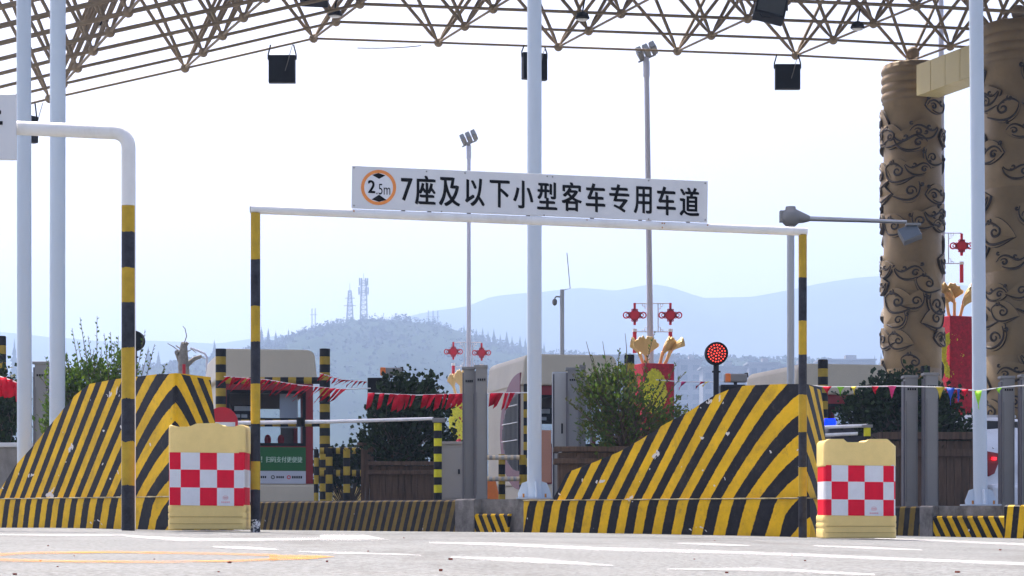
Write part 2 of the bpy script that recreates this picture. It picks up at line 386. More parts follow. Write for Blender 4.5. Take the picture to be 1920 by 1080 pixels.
# chips of brick and leaf on the road
chips = [(76, 1052.5, 5), (90, 1024, 3.5), (108, 1063, 4), (430, 1056, 8), (613, 1054, 6), (845, 1050, 9), (826, 1071, 8), (1795, 1074, 11), (1485, 1042, 5), (1302, 1049, 4), (410, 1073, 5), (28, 1078, 8), (1875, 1032, 5), (1362, 1075, 7), (690, 1034, 4), (1510, 1052, 5), (139, 1043, 4), (289, 1049, 4), (1340, 1014, 3), (757, 1009, 3)]
random.seed(3)
for i, (px, py, wpx) in enumerate(chips):
    p = on_ground(px, py, 0); s = wpx * p.y / F / 2
    b_ = MB(); a0 = random.random() * 6
    ring = [Vector((math.cos(a0 + k * 1.05) * s * random.uniform(.7, 1.1), math.sin(a0 + k * 1.05) * s * random.uniform(.7, 1.3), 0)) for k in range(6)]
    b_.extrude([p + r_ for r_ in ring], (random.uniform(-.2, .2) * s, 0, s * random.uniform(.6, 1.1)))
    tag(b_.build('stone_chip', M['pebble'], origin=p), 'small reddish brown chip lying on the concrete road', 'stone chip', 'loose chips scattered on the road')

def interp(pts, x):
    if x <= pts[0][0]: return pts[0][1]
    for (a, b_), (c_, d_) in zip(pts, pts[1:]):
        if x <= c_: return b_ + (d_ - b_) * (x - a) / (c_ - a)
    return pts[-1][1]
def terrain(name, prof, D, depth, back, m, label, n=160, rough=1.0, wl=40.0, rows=14):
    b_ = MB(); x0, x1 = prof[0][0], prof[-1][0]; vs = []
    for j in range(rows + 6):
        t = j / rows
        y = D - depth + depth * t if t <= 1 else D + back * (t - 1) * rows / 5
        k = sm(0, 1, t) if t <= 1 else 1 - sm(0, 1, (t - 1) * rows / 5)
        for i in range(n + 1):
            px = x0 + (x1 - x0) * i / n; x = X_(px, D)
            h = Z_(interp(prof, px), D)
            nz = mnoise.fractal(Vector((x / wl, y / wl, 3.3)), 1, 2, 4) * rough
            vs.append((x, y, max(-3, h * k + nz * k)))
    fs = [(j * (n + 1) + i, j * (n + 1) + i + 1, (j + 1) * (n + 1) + i + 1, (j + 1) * (n + 1) + i) for j in range(rows + 5) for i in range(n)]
    b_.raw(vs, fs, smooth=True); o = b_.build(name, m); tag(o, label, 'hill', kind='structure'); return o
M['hillm'] = mat('hill_scrub', (.02, .032, .016), 1, 0, .4, .05, spec=0)
M['mtm'] = mat('mountain_rock', (.04, .055, .045), .95, 0, .3, .01, spec=0)
hill_prof = [(-250, 735), (0, 712), (150, 708), (260, 702), (330, 690), (400, 682), (470, 672), (530, 654), (560, 642), (590, 630), (650, 616), (700, 612), (760, 612), (820, 622), (880, 640), (950, 662), (1020, 676), (1100, 680), (1200, 676), (1290, 676), (1400, 680), (1500, 682), (1580, 692), (1660, 710), (1800, 725), (2100, 750)]
HD = 900.0
terrain('hill', hill_prof, HD, 420, 300, M['hillm'], 'wooded hill behind the toll booths, pale blue in haze', rough=2.0)
mt_prof = [(-900, 700), (-300, 640), (0, 628), (200, 640), (420, 650), (640, 620), (740, 600), (800, 585), (845, 578), (880, 575), (920, 560), (1000, 553), (1060, 545), (1090, 542), (1150, 549), (1215, 538), (1265, 549), (1310, 562), (1400, 558), (1450, 548), (1520, 535), (1580, 528), (1650, 522), (1760, 540), (1900, 560), (2300, 600), (2900, 660)]
MD = 2100.0
terrain('mountains', mt_prof, MD, 700, 400, M['mtm'], 'far mountain range fading into the haze', n=220, rough=5.0, wl=170)
# air
hz = MB().box((0, 1400, 130), (4200, 2900, 266)).build('haze', None)
hz.data.materials.clear()
m = bpy.data.materials.new('haze_air'); m.use_nodes = True; n = m.node_tree; n.nodes.clear()
pv = n.nodes.new('ShaderNodeVolumePrincipled'); pv.inputs['Density'].default_value = 0.0008; pv.inputs['Color'].default_value = (.47, .655, 1.0, 1); pv.inputs['Anisotropy'].default_value = .25
mo = n.nodes.new('ShaderNodeOutputMaterial'); n.links.new(pv.outputs[0], mo.inputs['Volume'])
hz.data.materials.append(m); hz['kind'] = 'stuff'; hz['label'] = 'pale blue hazy air over the whole plaza'; hz['category'] = 'haze'

def hill_h(x, y):
    px = 960 + x * F / HD; t = (y - (HD - 420)) / 420
    return Z_(interp(hill_prof, px), HD) * (sm(0, 1, t) if t <= 1 else 1 - sm(0, 1, (y - HD) / 300))
# wood on the hill: many leaf clumps
random.seed(11)
b_ = MB()
for i in range(9000):
    x = X_(random.uniform(-200, 1750), HD); y = HD - random.random() ** 1.3 * 400 + 15
    z = hill_h(x, y) - 1.5; r_ = random.uniform(.7, 1.8) * (.7 if y < HD - 200 else 1)
    px = 960 + x * F / y
    for q in range(7):
        c_ = Vector((x + random.gauss(0, r_ * .6), y + random.gauss(0, r_ * .6), z + r_ * random.uniform(.5, 1.8)))
        a = Vector((random.gauss(0, 1), random.gauss(0, 1), random.gauss(0, 1))).normalized(); p2 = a.orthogonal().normalized(); p3 = a.cross(p2); q_ = r_ * random.uniform(.25, .55)
        b_.poly([c_ + p2 * q_, c_ + p3 * q_, c_ - p2 * q_ * .8, c_ - p3 * q_])
for i in range(420):
    px = random.uniform(430, 1120); y = HD - random.uniform(0, 14); x = X_(px, HD); z = hill_h(x, y); r_ = random.uniform(.8, 2.0)
    for q in range(22):
        c_ = Vector((x + random.gauss(0, r_ * .5), y + random.gauss(0, r_ * .5), z + r_ * random.uniform(.1, 2.3))); a = Vector((random.gauss(0, 1), random.gauss(0, 1), random.gauss(0, 1))).normalized(); p2 = a.orthogonal().normalized(); p3 = a.cross(p2); q_ = r_ * random.uniform(.12, .3)
        b_.poly([c_ + p2 * q_, c_ + p3 * q_, c_ - p2 * q_ * .8, c_ - p3 * q_])
tag(b_.build('woodland', M['forest'], norm=False), 'dense woodland covering the hazy hill', 'woodland', kind='stuff')
# conifers standing on the ridge
def conifer(h, w_):
    b_ = MB(); b_.tube((0, 0, -2), (0, 0, h * .9), .18, 5, r1=.05)
    for k in range(11):
        z = h * (.1 + .9 * k / 11); r_ = w_ * (1 - k / 11.6) * random.uniform(.8, 1.15)
        pts = [Vector((math.cos(a) * r_ * random.uniform(.6, 1.1), math.sin(a) * r_ * random.uniform(.6, 1.1), z - h * .05 * random.random())) for a in [2 * math.pi * q / 9 for q in range(9)]]
        t = Vector((0, 0, z + h * .17))
        for q in range(9): b_.poly([pts[q], pts[(q + 1) % 9], t])
    return b_
crowd = [(490, 615, 24), (503, 618, 18), (517, 622, 22), (527, 628, 14), (541, 618, 17), (497, 632, 14), (560, 622, 14), (570, 622, 13), (640, 600, 12), (870, 610, 20), (893, 618, 24), (905, 616, 20), (915, 622, 22), (926, 618, 28), (938, 628, 20), (950, 624, 22), (960, 632, 20), (975, 632, 26), (985, 636, 22), (1020, 645, 18), (402, 640, 20), (27, 640, 36), (38, 650, 30), (278, 652, 30), (297, 660, 26), (370, 668, 24), (1300, 660, 30), (1640, 668, 20), (1652, 664, 18)]
for i, (px, py, hpx) in enumerate(crowd):
    y = HD - 4 - (i % 5) * 4; x = X_(px, y); top = Z_(py, y); gz = hill_h(x, y) - 1
    h = max(top - gz, hpx * y / F * .8)
    o = conifer(h, h * .24 if h < 12 else 2.9).build('pine_tree', M['pine'], norm=False); o.location = (x, y, top - h)
    tag(o, 'hazy blue conifer standing up from the distant hill', 'tree', 'conifers along the hill')
# masts on the hill
def lattice(name, label, px, ytop, ybase, wb, wt, arms, D):
    z0 = Z_(ybase, D); z1 = Z_(ytop, D); x = X_(px, D); base = Vector((x, D, z0 - 4))
    t = thing(name, label, 'pylon', base, None); b_ = MB(); K = 9; s = D / F
    def cor(k): 
        f_ = k / K; w_ = (wb + (wt - wb) * f_) * s / 2; z = z0 + (z1 - z0) * f_
        return [Vector((x + a * w_, D + c_ * w_, z)) for a, c_ in ((-1, -1), (1, -1), (1, 1), (-1, 1))]
    for k in range(K):
        A, B = cor(k), cor(k + 1)
        for q in range(4):
            b_.tube(A[q], B[q], .22, 4); b_.tube(A[q], B[(q + 1) % 4], .12, 4); b_.tube(B[q], B[(q + 1) % 4], .12, 4)
    for q in cor(0): b_.tube(q, q - Vector((0, 0, 5)), .22, 4)
    b_.build('lattice_mast', M['lattice'], t)
    for f_, wpx in arms:
        a_ = MB(); z = Z_(f_, D); a_.tube((x - wpx * s / 2, D, z), (x + wpx * s / 2, D, z), .2, 4)
        if name == 'radio_mast':
            for q in (-1, -.5, .5, 1): a_.box((x + q * wpx * s / 2, D - 1, z + .5), (.6, .5, 3.2))
        a_.build('antenna_ring' if name == 'radio_mast' else 'cross_arm', M['lattice'], t)
    MB().tube((x, D, z1), (x, D, z1 + 14 * s), .12, 4).build('spike', M['lattice'], t)
lattice('pylon', 'smaller lattice power pylon on top of the hazy hill', 656, 545, 610, 13, 5, [(559, 18), (573, 22)], 905)
lattice('radio_mast', 'taller lattice mast carrying antenna panels on the hill', 682, 526, 608, 13, 9, [(531, 15), (548, 17)], 907)
for nm, lab, pxs, yt, yb in (('utility_pole', 'pair of thin utility poles on the left of the hilltop', (585, 591), 578, 625), ('utility_pole', 'three thin utility poles together on the right of the hilltop', (803, 812, 821), 582, 618)):
    x = X_(pxs[0], 900); t = thing(nm, lab, 'utility pole', (x, 900, Z_(yb, 900) - 3))
    for p in pxs: MB().tube((X_(p, 900), 900, Z_(yb, 900) - 4), (X_(p, 900), 900, Z_(yt, 900)), .2, 5).build('pole', M['lattice'], t)
    MB().tube((X_(pxs[0] - 4, 900), 900, Z_(yt + 12, 900)), (X_(pxs[-1] + 4, 900), 900, Z_(yt + 12, 900)), .12, 4).build('crossbar', M['lattice'], t)
# apartment blocks in the haze
def block(px0, px1, ytop, D, label, floors, cols):
    x0, x1 = X_(px0, D), X_(px1, D); zt = Z_(ytop, D); t = thing('apartment_building', label, 'building', ((x0 + x1) / 2, D, 0))
    MB().box(((x0 + x1) / 2, D + 6, zt / 2 - 1), (x1 - x0, 12, zt + 2)).build('wall', M['far'], t)
    MB().box(((x0 + x1) / 2, D + 6, zt + .25), (x1 - x0 + 1.2, 13.2, .5)).build('roof', M['far'], t); MB().box((x0 + (x1 - x0) * .6, D + 6, zt + 1.2), ((x1 - x0) * .2, 4, 1.5)).build('roof_hut', M['far'], t)
    for a in range(floors):
        for c_ in range(cols):
            z = zt - 2.2 - a * 3; x = x0 + (x1 - x0) * (c_ + .5) / cols
            MB().box((x, D - .05, z), ((x1 - x0) / cols * .55, .2, 1.7)).build('window', M['fardark'], t)
block(1318, 1400, 690, 610, 'far pale apartment block behind the red lane signal', 6, 4)
block(1405, 1460, 682, 620, 'far taller apartment block with a grid of windows', 7, 3)
block(1540, 1640, 676, 640, 'far long apartment block above the right booth roof', 6, 5)
block(1130, 1270, 668, 650, 'far low wide block between the lantern poles', 6, 6)
block(1272, 1316, 676, 655, 'far narrow block between the tall lamp mast and the red lane signal', 5, 2)
block(1464, 1536, 686, 630, 'far low block behind the street lamp post', 5, 4)

# ------------------------------------------------------------------ canopy space frame
MODN = 11
colx = [-160, 93, 347, 588, 822, 1047, 1270, 1492, 1705, 1918, 2130, 2340]
coly = [248, 185, 128, 72, 80, 88, 96, 104, 115, 124, 133, 142]
def tnode(i, j):
    d = 47.5 + .5 * i; p = W(colx[i], coly[i], d); return p + Vector((.65, -1.65, 0)) * j
NI, NJ = len(colx), 13  # front rows run out of view, reach chosen to shade booths and planters
root = thing('canopy_space_frame', 'brown tubular space frame canopy spanning the toll plaza', 'canopy', tnode(5, 4))
bt = [[tnode(i, j) for j in range(NJ)] for i in range(NI)]
tp = {}
for i in range(-1, NI):
    for j in range(-1, NJ):
        ii, jj = max(0, min(NI - 2, i)), max(0, min(NJ - 2, j))
        c_ = (bt[ii][jj] + bt[ii + 1][jj] + bt[ii][jj + 1] + bt[ii + 1][jj + 1]) / 4
        c_ = c_ + (bt[ii + 1][0] - bt[ii][0]) * (i - ii) + Vector((.65, -1.65, 0)) * (j - jj) + Vector((0, 0, 2.2 + .5 * max(0, 3 - i)))
        tp[i, j] = c_
a_, c_, d_ = MB(), MB(), MB()
for i in range(NI):
    for j in range(NJ):
        rr = .027 + .004 * min(j, 6)
        if i + 1 < NI: a_.tube(bt[i][j], bt[i + 1][j], rr, 8, caps=False)
        if j + 1 < NJ: a_.tube(bt[i][j], bt[i][j + 1], .028, 8, caps=False)
        for di in (-1, 0):
            for dj in (-1, 0):
                b0 = bt[i][j]; t0 = tp[i + di, j + dj]; v_ = (t0 - b0).normalized()
                d_.path([b0 + v_ * .09, b0 + v_ * .3, t0 - v_ * .3, t0], [.02, .041, .041, .02], 8, caps=False)
for i in range(-1, NI):
    for j in range(-1, NJ):
        if i + 1 < NI: c_.tube(tp[i, j], tp[i + 1, j], .036, 8, caps=False)
        if j + 1 < NJ: c_.tube(tp[i, j], tp[i, j + 1], .036, 8, caps=False)
a_.build('bottom_chord_grid', M['truss'], root, norm=False); c_.build('top_chord_grid', M['truss'], root, norm=False); d_.build('diagonal_web', M['truss'], root, norm=False)
nb = MB().ball((0, 0, 0), .105, 14, 10).build('node_ball', M['truss'], root, origin=(0, 0, 0))
first = True
for i in range(NI - 2):
    for j in range(6):
        o = nb if first else nb.copy()
        if not first: COL.objects.link(o)
        first = False; o.location = bt[i][j] - root.location
rf = MB()
for i in range(-1, NI - 1):
    for j in range(-1, NJ - 1):
        rf.poly([tp[i, j] + Vector((0, 0, .35)), tp[i + 1, j] + Vector((0, 0, .35)), tp[i + 1, j + 1] + Vector((0, 0, .35)), tp[i, j + 1] + Vector((0, 0, .35))])
o = rf.build('unseen_roof_sheet', M['roof'], root); sm_ = o.modifiers.new('solid', 'SOLIDIFY'); sm_.thickness = .12  # unseen roof above the frame, put in to shade what stands below

# carved columns carrying the canopy
def spiral(cx, cy, r0, r1, a0, turns, n=18):
    return [(cx + (r0 + (r1 - r0) * k / n) * math.cos(a0 + turns * 2 * math.pi * k / n), cy + (r0 + (r1 - r0) * k / n) * math.sin(a0 + turns * 2 * math.pi * k / n)) for k in range(n + 1)]
def bez(p, n=14):
    out = []
    for k in range(n + 1):
        t = k / n; a = [Vector((q[0], q[1])) for q in p]
        while len(a) > 1: a = [a[i].lerp(a[i + 1], t) for i in range(len(a) - 1)]
        out.append((a[0].x, a[0].y))
    return out
def motif(kind):
    if kind == 0:
        lines = [spiral(.02, .02, .03, .13, 0, 1.3), bez([(-.30, .12), (-.28, -.22), (.0, -.34), (.2, -.16), (.38, -.12)]), bez([(-.3, .12), (-.16, .3), (.02, .2), (.14, .06)]), spiral(-.12, .24, .015, .06, 1, 1.0, 10)]
        slab = bez([(-.33, .1), (-.3, -.3), (.05, -.42), (.22, -.18), (.42, -.1)]) + bez([(.42, -.1), (.25, .3), (-.1, .5), (-.33, .1)])
    elif kind == 1:
        lines = [bez([(-.34, .0), (-.2, .26), (.0, .16), (.05, -.02), (.18, -.06), (.32, .12)]), spiral(-.16, -.02, .02, .09, 2, 1.1), bez([(-.2, -.12), (.0, -.24), (.26, -.2), (.34, .1)]), spiral(.1, .1, .015, .07, 0, .9, 10), spiral(-.3, .2, .01, .045, 0, .9, 8)]
        slab = bez([(-.38, .0), (-.2, -.3), (.3, -.3), (.4, .12)]) + bez([(.4, .12), (.1, .3), (-.2, .42), (-.38, .0)])
    else:
        lines = [spiral(.0, .05, .03, .12, 2.2, 1.2), bez([(-.16, .26), (-.26, .0), (-.1, -.24), (.12, -.22), (.3, -.06), (.4, -.04)]), spiral(-.22, .2, .01, .05, 0, 1, 8)]
        slab = bez([(-.2, .3), (-.34, -.1), (.0, -.36), (.16, -.2), (.42, -.04)]) + bez([(.42, -.04), (.1, .2), (.0, .4), (-.2, .3)])
    return lines, slab
def carved_column(px, d, ytop, rad, label, seed):
    random.seed(seed); x = X_(px, d); top = Z_(ytop, d); base = Vector((x, d, ground_z(x, d)))
    t = thing('carved_column', label, 'column', base)
    seams = [i * 1.85 for i in range(1, 6)]; prof = [(rad, -.1)]
    for s_ in seams: prof += [(rad, s_ - .02), (rad - .012, s_), (rad, s_ + .02)]
    z0 = top - .95
    prof += [(rad, z0), (rad + .04, z0 + .02)]
    for k in range(4):
        z = z0 + .05 + k * .21; prof += [(rad + .015, z), (rad + .055, z + .04), (rad + .065, z + .1), (rad + .05, z + .16), (rad + .012, z + .2)]
    prof += [(rad + .01, top - .03), (rad - .05, top)]
    MB().lathe((x, d, 0), prof, 64).build('shaft', M['bronze'], t)
    MB().tube((x, d, top - .02), (x, d, top + .32), .09, 10).ball((x, d, top + .28), .17, 12, 8).build('bearing', M['truss'], t)
    sl_, cu = MB(), MB()
    edge_mi = 1
    def wrap(u, v, cu_a, cz, r_): a = cu_a + u / rad; return Vector((x + math.sin(a) * r_, d - math.cos(a) * r_, cz + v))
    z = 1.2; row = 0
    while z < z0 - .2:
        for q in range(7):
            ang = q * math.pi * 2 / 7 + (row % 2) * math.pi / 7 + random.uniform(-.25, .25)
            k = random.choice((0, 0, 1, 1, 2)); lines, slab = motif(k); sgn = 1 if random.random() < .75 else -1; cz = z + random.uniform(-.42, .42); sc = random.uniform(.82, 1.15)
            h = .07
            ring = [wrap(u * sc * sgn, v * sc, ang, cz, rad + h) for u, v in slab]; low = [wrap(u * sc * sgn * 1.03, v * sc * 1.03, ang, cz, rad - .02) for u, v in slab]
            cen = wrap(0, -.02, ang, cz, rad + h + .012); m_ = len(ring)
            for a in range(m_):
                sl_.poly([ring[a], ring[(a + 1) % m_], low[(a + 1) % m_], low[a]], mi=1); sl_.poly([cen, ring[a], ring[(a + 1) % m_]])  # slab sides coloured dark in place of the shade in the recesses
            for l in lines:
                n_ = len(l); cu.path([wrap(u * sc * sgn, v * sc, ang, cz, rad + h + .004) for u, v in l], [(.008 + .018 * math.sin(math.pi * (i + .6) / (n_ + .4))) * sc * 1.1 for i in range(n_)], 6)  # dark tubes draw the shaded crevice lines of the scrolls
        z += .70; row += 1
    sl_.build('cloud_relief', [M['bronze'], M['bronzeshade']], t); cu.build('carved_scrolls', M['bronzeshade'], t)
carved_column(1711, 51.5, 122, .69, 'left carved bronze column with cloud reliefs, at the end of the yellow beam', 4)
carved_column(1910, 47.5, 47, .80, 'right carved bronze column with cloud reliefs, cut by the picture edge', 9)
bm_ = thing('tie_beam', 'pale yellow panelled box beam joining the two carved columns', 'beam', W(1760, 150, 48))
A = Vector((X_(1718, 50.4), 50.4, 0)); B = Vector((X_(1858, 47.4), 47.4, 0)); dv = (B - A); nrm = Vector((dv.y, -dv.x, 0)).normalized(); L = dv.length
for k in range(5):
    a = A + dv * (k / 5) + dv.normalized() * .006; c_ = A + dv * ((k + 1) / 5) - dv.normalized() * .006
    z0, z1 = Z_(180, 50.4), Z_(122, 50.4)
    MB().extrude([a + Vector((0, 0, z0)), c_ + Vector((0, 0, z0)), c_ + Vector((0, 0, z1)), a + Vector((0, 0, z1))], -nrm * .62).build('panel', M['beam'], bm_, bevel=.01)

# lamps hanging under the canopy
def hang_lamp(px0, px1, y0, y1, d, ytop, label, yaw=0, tilt=0):
    cx = X_((px0 + px1) / 2, d); z0, z1 = Z_(y1, d), Z_(y0, d); wd = (px1 - px0) * d / F
    t = thing('hanging_floodlight', label, 'floodlight', (cx, d, z1), 'square floodlights hung below the canopy')
    Mx = Matrix.Rotation(yaw, 3, 'Z') @ Matrix.Rotation(tilt, 3, 'X'); c_ = Vector((cx, d, (z0 + z1) / 2))
    h = MB().box(c_, (wd, .16, z1 - z0), Mx)
    for k in range(7): h.box(c_ + Mx @ Vector((-wd / 2 + wd * (k + .5) / 7, .11, 0)), (.02, .08, (z1 - z0) * .9), Mx)
    h.build('housing', M['dark'], t, bevel=.012)
    MB().box(c_ + Mx @ Vector((0, -.082, 0)), (wd * .92, .012, (z1 - z0) * .92), Mx).build('back_panel', M['black'], t)
    zt = Z_(ytop, d)
    for s in (-1, 1):
        b_ = MB(); p = c_ + Mx @ Vector((s * (wd / 2 + .015), 0, (z1 - z0) / 2 - .1)); q = c_ + Mx @ Vector((s * wd / 2 * .86, 0, 0)); q.z = zt
        b_.path([p, Vector((p.x, p.y, z1 + .02)), q], .018, 6); b_.build('hanger', M['dark'], t)
    k = c_ + Mx @ Vector((.08, -.1, -.05)); MB().path([k, k + Vector((.06, 0, .2)), k + Vector((.1, 0, .36)), Vector((k.x + .16, k.y + .08, zt))], .009, 6).build('cable', M['grey'], t)
hang_lamp(504, 554, 104, 156, 48.6, 84, 'dark square floodlight hanging alone left of the long sign, under the sloping eave')
hang_lamp(978, 1026, 100, 150, 49.5, 87, 'dark square floodlight half hidden behind the middle grey pole', .35)
hang_lamp(1453, 1500, 121, 168, 50.4, 103, 'dark square floodlight hanging left of the carved columns')
hang_lamp(38, 71, 217, 267, 47.7, 192, 'dark floodlight hanging behind the leftmost grey pole', .9)
def big_flood(px, py, d, label, wx, hz, tilt, yaw):
    c_ = W(px, py, d); t = thing('canopy_floodlight', label, 'floodlight', c_, 'tilted floodlights inside the canopy'); Mx = Matrix.Rotation(yaw, 3, 'Y') @ Matrix.Rotation(tilt, 3, 'X')
    MB().box(c_, (wx, .3, hz), Mx).build('housing', M['dark'], t, bevel=.03); MB().box(c_ + Mx @ Vector((0, -.16, 0)), (wx * .86, .02, hz * .86), Mx).build('lens', M['floodglass'], t)
    a = c_ + Mx @ Vector((-wx / 2 - .03, 0, 0)); e = c_ + Mx @ Vector((wx / 2 + .03, 0, 0)); MB().path([a, a + Vector((0, .1, .55)), e + Vector((0, .1, .55)), e], .025, 6).build('yoke', M['dark'], t)
    MB().path([c_ + Mx @ Vector((-wx * .3, -.1, -hz / 2)), c_ + Mx @ Vector((-wx * .2, -.12, -hz / 2 - .1)), c_ + Mx @ Vector((wx * .05, -.1, -hz / 2 - .02))], .018, 6).build('cable', M['black'], t)
big_flood(1445, 12, 45.5, 'large dark floodlight tilted down at the top right of the canopy', .66, .72, -.5, .25)
big_flood(590, -8, 45.5, 'dark floodlight cut by the top edge above the left lamp', .6, .4, -.5, .05)
for px, py, lab in ((188, 44, 'small dark spotlight inside the left wing of the canopy'), (628, 24, 'small dark spotlight by the eave corner of the canopy'), (1092, 30, 'small dark spotlight under the canopy right of the middle pole'), (1608, 48, 'small pale spotlight under the canopy near the carved columns')):
    c_ = W(px, py, 46.5); t = thing('spotlight', lab, 'spotlight', c_, 'small spotlights in the canopy')
    MB().lathe(c_, [(.05, .09), (.12, .05), (.16, -.04), (.15, -.06)], 14).build('shade', M['dark'], t); MB().lathe(c_ - Vector((0, 0, .075)), [(.13, 0), (.1, -.02)], 14).build('lens', M['white'], t)
    MB().tube(c_ + Vector((0, 0, .08)), c_ + Vector((.05, 0, .36)), .02, 6).build('bracket', M['dark'], t)
b_ = MB(); pts = [W(670 + k * 12, 90 + 3 * math.sin(k / 10 * 2.6) - k * .6, 49) for k in range(11)]; b_.path(pts, .012, 5)
tag(b_.build('loose_wire', M['grey'], origin=pts[0]), 'thin loose wire trailing under the canopy edge', 'wire')

# ------------------------------------------------------------------ traffic islands and crash noses
DL = Vector((-.640, .768, 0)); NLn = Vector((.768, .640, 0))       # left flank direction, and its inward normal
DR = Vector((.376, .927, 0)); NRn = Vector((-.927, .376, 0)); LR = .86
def hfun(s): return 1.45 * s - .735 * (1 - math.exp(-s / .7))
def nose(label, rx, rd, prof_px, zb, half, kz):
    base = Vector((rx, rd, ground_z(rx, rd))); gz = base.z
    t = thing('crash_nose', label, 'crash barrier', base, 'striped concrete island noses')
    bL, bR = .08, .05
    inL = .05 + bL * .6
    def s_of(px):
        p = px - 960; x0 = rx + NLn.x * inL; y0 = rd + NLn.y * inL
        return (F * x0 - p * y0) / (F * .640 + p * .768), 0
    sp = []
    for px, py in prof_px:
        s = s_of(px)[0]; d = rd + NLn.y * inL + .768 * s; sp.append((s, Z_(py, d)))
    sp.sort(); send = sp[-1][0]
    K = 60; K2 = 12; rows = 16; zr = Z_(zb, rd); cdot = NLn.dot(NRn); O = Vector((rx, rd, 0))
    def corner(h):
        iL, iR = .045 + bL * h, .045 + bR * h; a = (iL - cdot * iR) / (1 - cdot * cdot); b__ = (iR - cdot * iL) / (1 - cdot * cdot)
        return NLn * a + NRn * b__, iL, iR
    body, kerb = MB(), MB(); vs = []; uv = []; n_ = K + 1 + K2
    for i in range(n_):
        left = i <= K; sn = send * (K - i) / K if left else LR * (i - K) / K2
        zt = interp(sp, sn) if left else sp[0][1] - .03 * sn
        for r_ in range(rows + 1):
            z = gz + kz + (max(zt, gz + kz + .004) - gz - kz) * r_ / rows; h = z - gz - kz; P, iL, iR = corner(h)
            if left: sr = P.dot(DL); sa = sr + (send - sr) * (K - i) / K; q = O + DL * sa + NLn * iL
            else: sr = P.dot(DR); sa = sr + (LR - .12 * h - sr) * (i - K) / K2; q = O + DR * sa + NRn * iR
            vs.append(q + Vector((0, 0, z))); uv.append(((z - zr + hfun(sn)) / half + 40, 0))
    fs = [(i * (rows + 1) + r_, (i + 1) * (rows + 1) + r_, (i + 1) * (rows + 1) + r_ + 1, i * (rows + 1) + r_ + 1) for i in range(n_ - 1) for r_ in range(rows)]
    body.raw(vs, fs, uv, True)
    # rounded-off top and back
    tops = [vs[i * (rows + 1) + rows] for i in range(n_)]; tu = [uv[i * (rows + 1) + rows] for i in range(n_)]
    endR = tops[-1]
    back = []
    for i in range(K + 1):
        f_ = (K - i) / K; q = endR + DL * (send * f_ * .9); q.z = tops[i].z; back.append(q)
    for i in range(K): body.poly([tops[i], tops[i + 1], back[i + 1], back[i]], [tu[i], tu[i + 1], tu[i + 1], tu[i]])
    for i in range(K): body.poly([back[i], back[i + 1], Vector((back[i + 1].x, back[i + 1].y, gz + .1)), Vector((back[i].x, back[i].y, gz + .1))], [(tu[i][0], 0), (tu[i + 1][0], 0), (tu[i + 1][0] - 8, 0), (tu[i][0] - 8, 0)])
    body.poly([tops[K]] + tops[K + 1:] + [back[K]], [tu[K]] * (n_ - K + 1 - 0))
    body.build('striped_body', M['stripe'], t)
    # kerb course below, 45 mm proud
    vs = []; uv = []; kr = 6; sL = 3.55
    mit = (NLn + NRn).normalized(); mit = mit / mit.dot(NLn)
    kper = [(Vector((rx, rd, 0)) + DL * (sL * i / 40), NLn, sL * i / 40) for i in range(40, 0, -1)] + [(Vector((rx, rd, 0)), mit, 0)] + [(Vector((rx, rd, 0)) + DR * ((LR + .1) * i / 10), NRn, (LR + .1) * i / 10) for i in range(1, 11)]
    for p, inn, s in kper:
        gzz = ground_z(p.x, p.y)
        for r_ in range(kr + 1):
            z = -.15 + (kz + .15) * r_ / kr; vs.append(p + inn * (.03 * max(0, r_ - kr + 1) * .2) + Vector((0, 0, gz + z if r_ == kr else gzz + z))); uv.append(((gz + kz - zr + hfun(abs(s)) * 1.0 + (.38 * (z - kz) if abs(s) > .3 else .7 * (z - kz))) / half + 40, 0))
        vs.append(p + inn * .3 + Vector((0, 0, gz + kz))); uv.append(uv[-1])
    m_ = kr + 2; n_ = len(kper)
    mit = (NLn + NRn).normalized()
    kerb.raw(vs, [(i * m_ + r_, (i + 1) * m_ + r_, (i + 1) * m_ + r_ + 1, i * m_ + r_ + 1) for i in range(n_ - 1) for r_ in range(m_ - 1)], uv, False)
    kerb.build('kerb_course', M['stripe'], t)
    ed = MB(); random.seed(int(rx * 100) + 7); rad_ = [random.uniform(.003, .008) for _ in kper]
    ed.path([p + Vector((0, 0, gz + kz - .002)) for p, inn, s in kper], rad_, 6); ed.build('chipped_edge', M['edge'], t)
    return t
RX, RD = X_(1519, 17.02), 17.02
LX, LD = X_(326, 17.02), 17.02
nose('yellow and black crash nose on the left, behind the left checkered barrier', LX, LD, [(326, 699), (312, 699), (262, 705), (220, 710), (172, 719), (145, 740), (120, 770), (92, 805), (65, 839), (36, 872), (6, 924), (0, 934)], 718, .147, .27)
nose('yellow and black crash nose on the right, behind the right checkered barrier', RX, RD, [(1519, 718), (1491, 718), (1417, 721), (1390, 726), (1350, 742), (1305, 770), (1252, 797), (1213, 822), (1169, 847), (1122, 866), (1080, 882), (1070, 884), (1046, 933)], 843, .163, .315)

